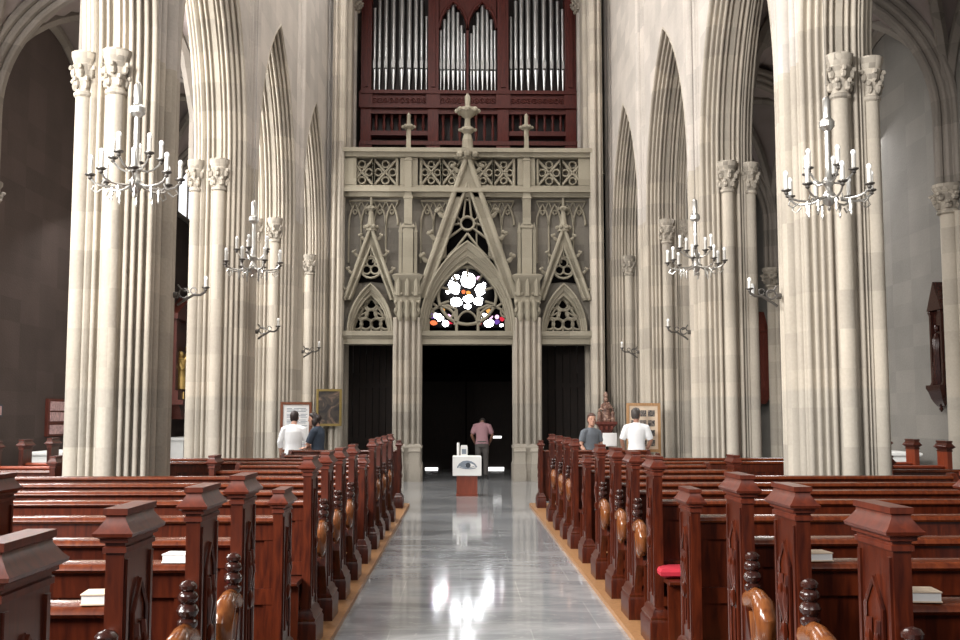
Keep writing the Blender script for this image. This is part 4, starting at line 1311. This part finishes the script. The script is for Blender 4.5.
# plaque and prints on the left aisle wall
p = at(8.5, 410.5, 17.4)
t = thing('wall_plaque', 'small pale plaque on the shaded left aisle wall', 'plaque', (XC - AU1, 17.45, p.z))
MB().box(0, .03, -.32, .32, -.1, .1).build('frame', 'ink', t); MB().box(.02, .035, -.27, .27, -.075, .075).build('face', 'pink_paper', t)
p = at(61, 417, 20.2)
t = thing('print_panel', 'dark red panel with three pinkish prints on the left aisle wall', 'display panel', (XC - AU1, 20.1, p.z))
MB().box(0, .06, -.45, .45, -.36, .34).build('frame', 'altar_wood', t)
for dz in (-.24, 0, .2):
    MB().box(.05, .075, -.36, .36, dz - .08, dz + .09).build('print', 'pink_paper', t)
# white cabinets along the aisle walls
for s, Y, lab, L in ((1, 18.3, 'low white cabinet by the right aisle wall behind the orange pew posts', .9), (-1, 18.6, 'low whitish cabinet by the left aisle wall under the plaque', .7)):
    t = thing('low_cabinet', lab, 'cabinet', (XC + s * 7.15, Y, 0))
    b = MB(); b.box(-.26, .26, -L, L, .08, .92); b.box(-.24, .24, -L + .04, L - .04, 0, .08); b.build('carcass', 'white', t)
    b = MB(); b.rects(-.3, .3, -L - .05, L + .05, [(0, .92), (.02, .94), (.02, .97), (0, .98)]); b.build('top', 'white', t)
    for k in range(2):
        dd = MB(); y0 = -L + .05 + k * L; dd.box(-s * .27, -s * .26, y0, y0 + L - .1, .14, .86); do = dd.build('cabinet_door', 'white', t)
        MB().ball((-s * .285, y0 + (L - .16 if k == 0 else .06), .55), .015).build('knob', 'iron', do)
    dd = MB(); dd.box(-.2, .2, -L - .01, -L, .14, .86); dd.build('end_panel', 'white', t)

# ------------------------------------------------------------------ people
def smoothed(o, voxel=.012, it=4):
    m = o.modifiers.new('remesh', 'REMESH'); m.mode = 'VOXEL'; m.voxel_size = voxel; m.use_smooth_shade = True
    sm = o.modifiers.new('smooth', 'SMOOTH'); sm.iterations = it; sm.factor = .5
    return o

def ell(c, rx, ry, n=16, fwd=Vector((0, 1, 0)), side=Vector((1, 0, 0))):
    return [tuple(Vector(c) + side * rx * math.cos(2 * PI * i / n) + fwd * ry * math.sin(2 * PI * i / n)) for i in range(n)]

def person(label, loc, rz, h, shirt, trouser, hair, skin, sleeve, bend=0.0, arms=None, long_hair=False, skirt=False, female=False, head_fwd=0.0, head_turn=0.0, leg_step=0.06):
    """figure faces +y in its own frame; heights are for a 1.70 m body, scaled by h"""
    k = h / 1.70
    root = thing('person', label, 'person', loc, rz)
    hip = Vector((0, 0, .90))
    def up(z, y=0, x=0):                          # point of the upper body, bent forward about the hip
        v = Vector((x, y, z - .90)); b = bend
        return hip + Vector((v.x, v.y * math.cos(b) + v.z * math.sin(b), v.z * math.cos(b) - v.y * math.sin(b)))
    sw = .185 if not female else .165             # shoulder joint half width
    fw = up(.90, 1) - hip; fw.normalize()
    X = Vector((1, 0, 0))
    def torso(mb, g, z0=.86, z1=1.42):
        rows = [(.86, .165, .115), (.92, .165, .115), (1.0, .150, .105), (1.08, .142, .100), (1.2, .158, .112), (1.32, .168, .112), (1.375, .140, .092), (1.42, .092, .075), (1.46, .058, .058), (1.47, .056, .056)]
        if female: rows = [(z, rx * (.93 if z > 1 else 1.0), ry) for z, rx, ry in rows]
        rings = [ell(up(z), rx + g, ry + g, 16, fw) for z, rx, ry in rows if z0 - .001 <= z <= z1 + .001]
        mb.loft(rings)
    arms = arms or {}
    J = {}
    for sg in (-1, 1):
        sh = up(1.365, 0, sg * sw * .97)
        el, wr = arms.get(sg, ((sg * .25, -.02, 1.10), (sg * .25, .08, .87)))
        J[sg] = (sh, up(el[2], el[1], el[0]), up(wr[2], wr[1], wr[0]))
    hips = {sg: Vector((sg * .09, 0, .88)) for sg in (-1, 1)}
    knee = {sg: Vector((sg * .10, .03 + sg * leg_step * .5, .48)) for sg in (-1, 1)}
    ank = {sg: Vector((sg * .10, sg * leg_step, .085)) for sg in (-1, 1)}
    neck0, neck1 = up(1.42), up(1.52, .015 + head_fwd * .4)
    hc = neck1 + Vector((0, .02 + head_fwd * .5, .085 - head_fwd * .35))
    b = MB()
    torso(b, -.012, .86, 1.47)
    b.tube([neck0, neck1, hc], [.058, .052, .05], 10)
    ht = Matrix.Rotation(head_turn, 3, 'Z') @ Matrix.Rotation(-head_fwd * 1.2, 3, 'X')
    def H(x, y, z): return hc + ht @ Vector((x, y, z))
    rings = []
    for z, rx, f, bk in ((-.115, .03, .075, -.0), (-.10, .045, .085, -.01), (-.06, .062, .088, -.06), (-.01, .07, .09, -.085), (.04, .074, .092, -.095), (.08, .068, .08, -.085), (.11, .045, .05, -.055), (.122, .012, .012, -.016)):
        rings.append([H(rx * math.cos(2 * PI * i / 16), (f + bk) / 2 + (f - bk) / 2 * math.sin(2 * PI * i / 16), z) for i in range(16)])
    b.loft(rings)
    b.tube([H(0, .085, .02), H(0, .108, -.02), H(0, .088, -.035)], [.010, .015, .012], 6)      # nose
    for sg in (-1, 1):
        b.ball(H(sg * .074, 0, -.005), .012, .02, .032, 8, 5)
        b.ball(H(sg * .03, .078, .035), .022, .012, .008, 6, 4)                                   # brow
    b.ball(H(0, .086, -.062), .022, .01, .008, 8, 4)                                               # lips
    for sg in (-1, 1):
        sh, el, wr = J[sg]
        b.tube([up(1.36, 0, sg * .08), sh, sh.lerp(el, .5), el, el.lerp(wr, .35), wr], [.045, .050, .045, .039, .040, .027], 10)
        dr = (wr - el).normalized(); ax = Vector((0, 1, 0)) if abs(dr.y) < .8 else Vector((0, 0, 1))
        pw = (ax - dr * ax.dot(dr)).normalized()                # palm width direction
        pn = dr.cross(pw)                                       # palm normal
        pc = wr + dr * .045
        b.loft([[wr + dr * t_ + pw * wq * math.cos(a) + pn * .014 * math.sin(a) for a in [2 * PI * i / 10 for i in range(10)]] for t_, wq in ((-.01, .026), (.03, .036), (.075, .040), (.09, .034))])
        for fi, (o_, ln) in enumerate(((.030, .066), (.011, .076), (-.010, .070), (-.029, .055))):
            f0 = wr + dr * .085 + pw * o_
            f1 = f0 + dr * ln * .5 + pn * .004 * -sg
            f2 = f0 + dr * ln * .85 + pn * .020 * -sg
            b.tube([f0, f1, f2], [.0095, .009, .0075], 6)
        b.tube([wr + dr * .025 + pw * .03, wr + dr * .055 + pw * .056, wr + dr * .085 + pw * .062], [.012, .011, .009], 6)
        b.tube([hips[sg], hips[sg].lerp(knee[sg], .5), knee[sg], knee[sg].lerp(ank[sg], .35), ank[sg]], [.085, .072, .052, .052, .036], 12)
        b.loft([[ank[sg] + Vector((wq * math.cos(a), yy, -.04 + hq * math.sin(a))) for a in [2 * PI * i / 10 for i in range(10)]] for yy, wq, hq in ((-.06, .03, .035), (0, .036, .042), (.08, .042, .032), (.14, .04, .022), (.165, .02, .014))])
    body = smoothed(b.build('body', skin, root), .0085, 2)
    # shirt
    c = MB(); torso(c, .012, .86, 1.46)
    for sg in (-1, 1):
        sh, el, wr = J[sg]
        e2 = sh.lerp(el, sleeve) if sleeve <= 1 else el.lerp(wr, sleeve - 1)
        pts = [up(1.385, 0, sg * .05), up(1.378, 0, sg * .12), sh, sh.lerp(e2, .5), e2] if sleeve <= 1 else [up(1.385, 0, sg * .05), up(1.378, 0, sg * .12), sh, sh.lerp(el, .5), el, e2]
        c.tube(pts, [.062, .066, .070, .070, .064] if sleeve <= 1 else [.062, .066, .070, .064, .055, .048], 12)
    sh_o = smoothed(c.build('shirt' if not skirt else 'dress', shirt, root), .012, 5)
    # trousers / skirt
    c = MB()
    c.loft([ell(z, rx, ry) for z, rx, ry in (((0, 0, .80), .155, .118), ((0, 0, .88), .178, .130), ((0, 0, .97), .160, .118))])
    if skirt:
        c.loft([ell(z, rx, ry) for z, rx, ry in (((0, 0, .42), .25, .2), ((0, 0, .6), .21, .165), ((0, 0, .85), .185, .14))])
    else:
        for sg in (-1, 1):
            c.tube([hips[sg] + Vector((0, 0, -.02)), hips[sg].lerp(knee[sg], .5), knee[sg], ank[sg] + Vector((0, 0, .0))], [.095, .088, .072, .062], 14)
    smoothed(c.build('trousers' if not skirt else 'skirt', trouser, root), .012, 5)
    for sg in (-1, 1):
        c = MB()
        a0 = ank[sg]
        c.loft([[a0 + Vector((wq * math.cos(a), yy, -.083 + hq + hq * math.sin(a))) for a in [2 * PI * i / 12 for i in range(12)]] for yy, wq, hq in ((-.075, .03, .035), (-.04, .042, .048), (.04, .045, .045), (.11, .05, .034), (.165, .042, .026), (.19, .018, .016))])
        c.build('shoe', 'shoe', root)
    # hair
    c = MB()
    rings = []
    rows = ((-.075 if not long_hair else -.13, .060, -.005, -.085), (-.04, .076, -.0, -.105), (.01, .082, .02, -.113), (.05, .084, .055, -.112), (.09, .077, .088, -.10), (.122, .054, .062, -.068), (.137, .014, .016, -.02))
    for z, rx, f, bk in rows:
        rings.append([H(rx * math.cos(2 * PI * i / 16), (f + bk) / 2 + (f - bk) / 2 * math.sin(2 * PI * i / 16), z) for i in range(16)])
    c.loft(rings)
    if long_hair:
        c.ball(H(0, -.11, .02), .07, .06, .07, 10, 7)
        for sg in (-1, 1):
            c.ball(H(sg * .06, -.05, -.05), .045, .06, .08, 8, 6)
    smoothed(c.build('hair', hair, root), .01, 3)
    for sg in (-1, 1):
        MB().ball(H(sg * .03, .083, .015), .010, .008, .007, 8, 5).build('eye', 'ink', body)
    root.scale = (k, k, k)
    return root

# man at the portal, seen from behind, head bowed
p = at(482, 470, 26.9)
person('man in pink short-sleeved shirt and grey trousers seen from behind in the doorway', (p.x, 26.9, 0), -.05, 1.66, 'shirt_pink', 'trouser_grey', 'hair_grey', 'skin_dark', .85, bend=.27,
       arms={-1: ((-.27, .04, 1.13), (-.20, .22, .98)), 1: ((.27, .04, 1.13), (.20, .22, .98))}, head_fwd=.34, leg_step=.05)
# two visitors reading the left notice board
p = at(293.5, 440, 19.75)
person('person in white shirt seen from behind reading the left notice board', (p.x, 19.75, 0), .05, 1.66, 'shirt_white', 'trouser_dark', 'hair_dark', 'skin', 1.45, bend=.04,
       arms={-1: ((-.26, .02, 1.12), (-.24, .12, .90)), 1: ((.26, .02, 1.12), (.23, .14, .92))}, head_fwd=.05)
p = at(318, 440, 19.15)
person('dark-haired woman in dark blue top with folded arms beside the white-shirted visitor', (p.x, 19.15, 0), R(70), 1.63, 'dress_dark', 'trouser_dark', 'hair_dark', 'skin', .9, bend=.02,
       arms={-1: ((-.20, .10, 1.12), (.02, .22, 1.12)), 1: ((.20, .10, 1.12), (-.02, .24, 1.06))}, long_hair=True, female=True, head_fwd=.06)
# right side: woman facing the camera, man reading the board
p = at(591, 440, 19.3)
person('woman in grey short-sleeved top facing us, standing behind the right pews', (p.x, 19.3, 0), R(205), 1.60, 'shirt_grey', 'trouser_dark', 'hair_brown', 'skin', .75,
       arms={-1: ((-.23, .0, 1.12), (-.20, .14, .90)), 1: ((.23, .0, 1.12), (.18, .16, .92))}, female=True, head_turn=R(-15))
p = at(636.5, 440, 19.7)
person('man in white short-sleeved shirt seen from behind facing the photo board', (p.x, 19.7, 0), -.1, 1.70, 'shirt_white', 'trouser_dark', 'hair_grey', 'skin_dark', .9, bend=.02,
       arms={-1: ((-.27, .03, 1.12), (-.22, .16, .93)), 1: ((.27, .03, 1.12), (.20, .18, .95))}, head_turn=R(-20))

# ------------------------------------------------------------------ light
def area(name, loc, target, sx_, sy_, power, col=(1, 1, 1)):
    l = bpy.data.lights.new(name, 'AREA'); l.shape = 'RECTANGLE'; l.size = sx_; l.size_y = sy_; l.energy = power; l.color = col
    o = bpy.data.objects.new(name, l); COL.objects.link(o)
    o.location = loc
    o.rotation_euler = (Vector(target) - Vector(loc)).to_track_quat('-Z', 'Y').to_euler()
    return o
area('window_light_front_left', (-8.5, -2.0, 7.5), (1.5, 15, 3.0), 3.2, 3.6, 2900, (1, .98, .95))
area('window_light_choir', (1.5, -6.0, 10.0), (0, 16, 3.5), 6, 5, 700, (1, .97, .93))
area('aisle_window_left_front', (-7.25, 3.4, 5.6), (2.5, 13, 3.2), 3, 4, 1900, (1, .98, .95))
for k_, (yy, pw_) in enumerate(((9.4, 330), (14.3, 420), (19.1, 420), (24.0, 330))):
    area('aisle_window_left_%d' % k_, (-7.0, yy, 6.6), (1, yy + 1.2, 3.0), 2.0, 2.2, pw_ * 1.05, (1, .98, .95))
area('clerestory_light_left', (-3.0, 17, 13.3), (3.6, 17, 6.5), 16, 3.0, 1900, (1, .97, .94))
area('clerestory_light_right', (3.3, 17, 13.3), (-3.3, 17, 6.5), 16, 3.0, 420, (1, .97, .93))
area('aisle_fill_right', (7.4, 21.5, 6.2), (4, 19, 1.5), 4, 2.5, 330, (1, .97, .95))  # added fill lamp to brighten the right aisle, not a window
w = bpy.data.worlds.new('world'); SC.world = w; w.use_nodes = True
w.node_tree.nodes['Background'].inputs['Color'].default_value = (.9, .93, 1, 1)
w.node_tree.nodes['Background'].inputs['Strength'].default_value = .16
SC.view_settings.view_transform = 'Standard'
SC.view_settings.look = 'None'
SC.view_settings.exposure = 0.0
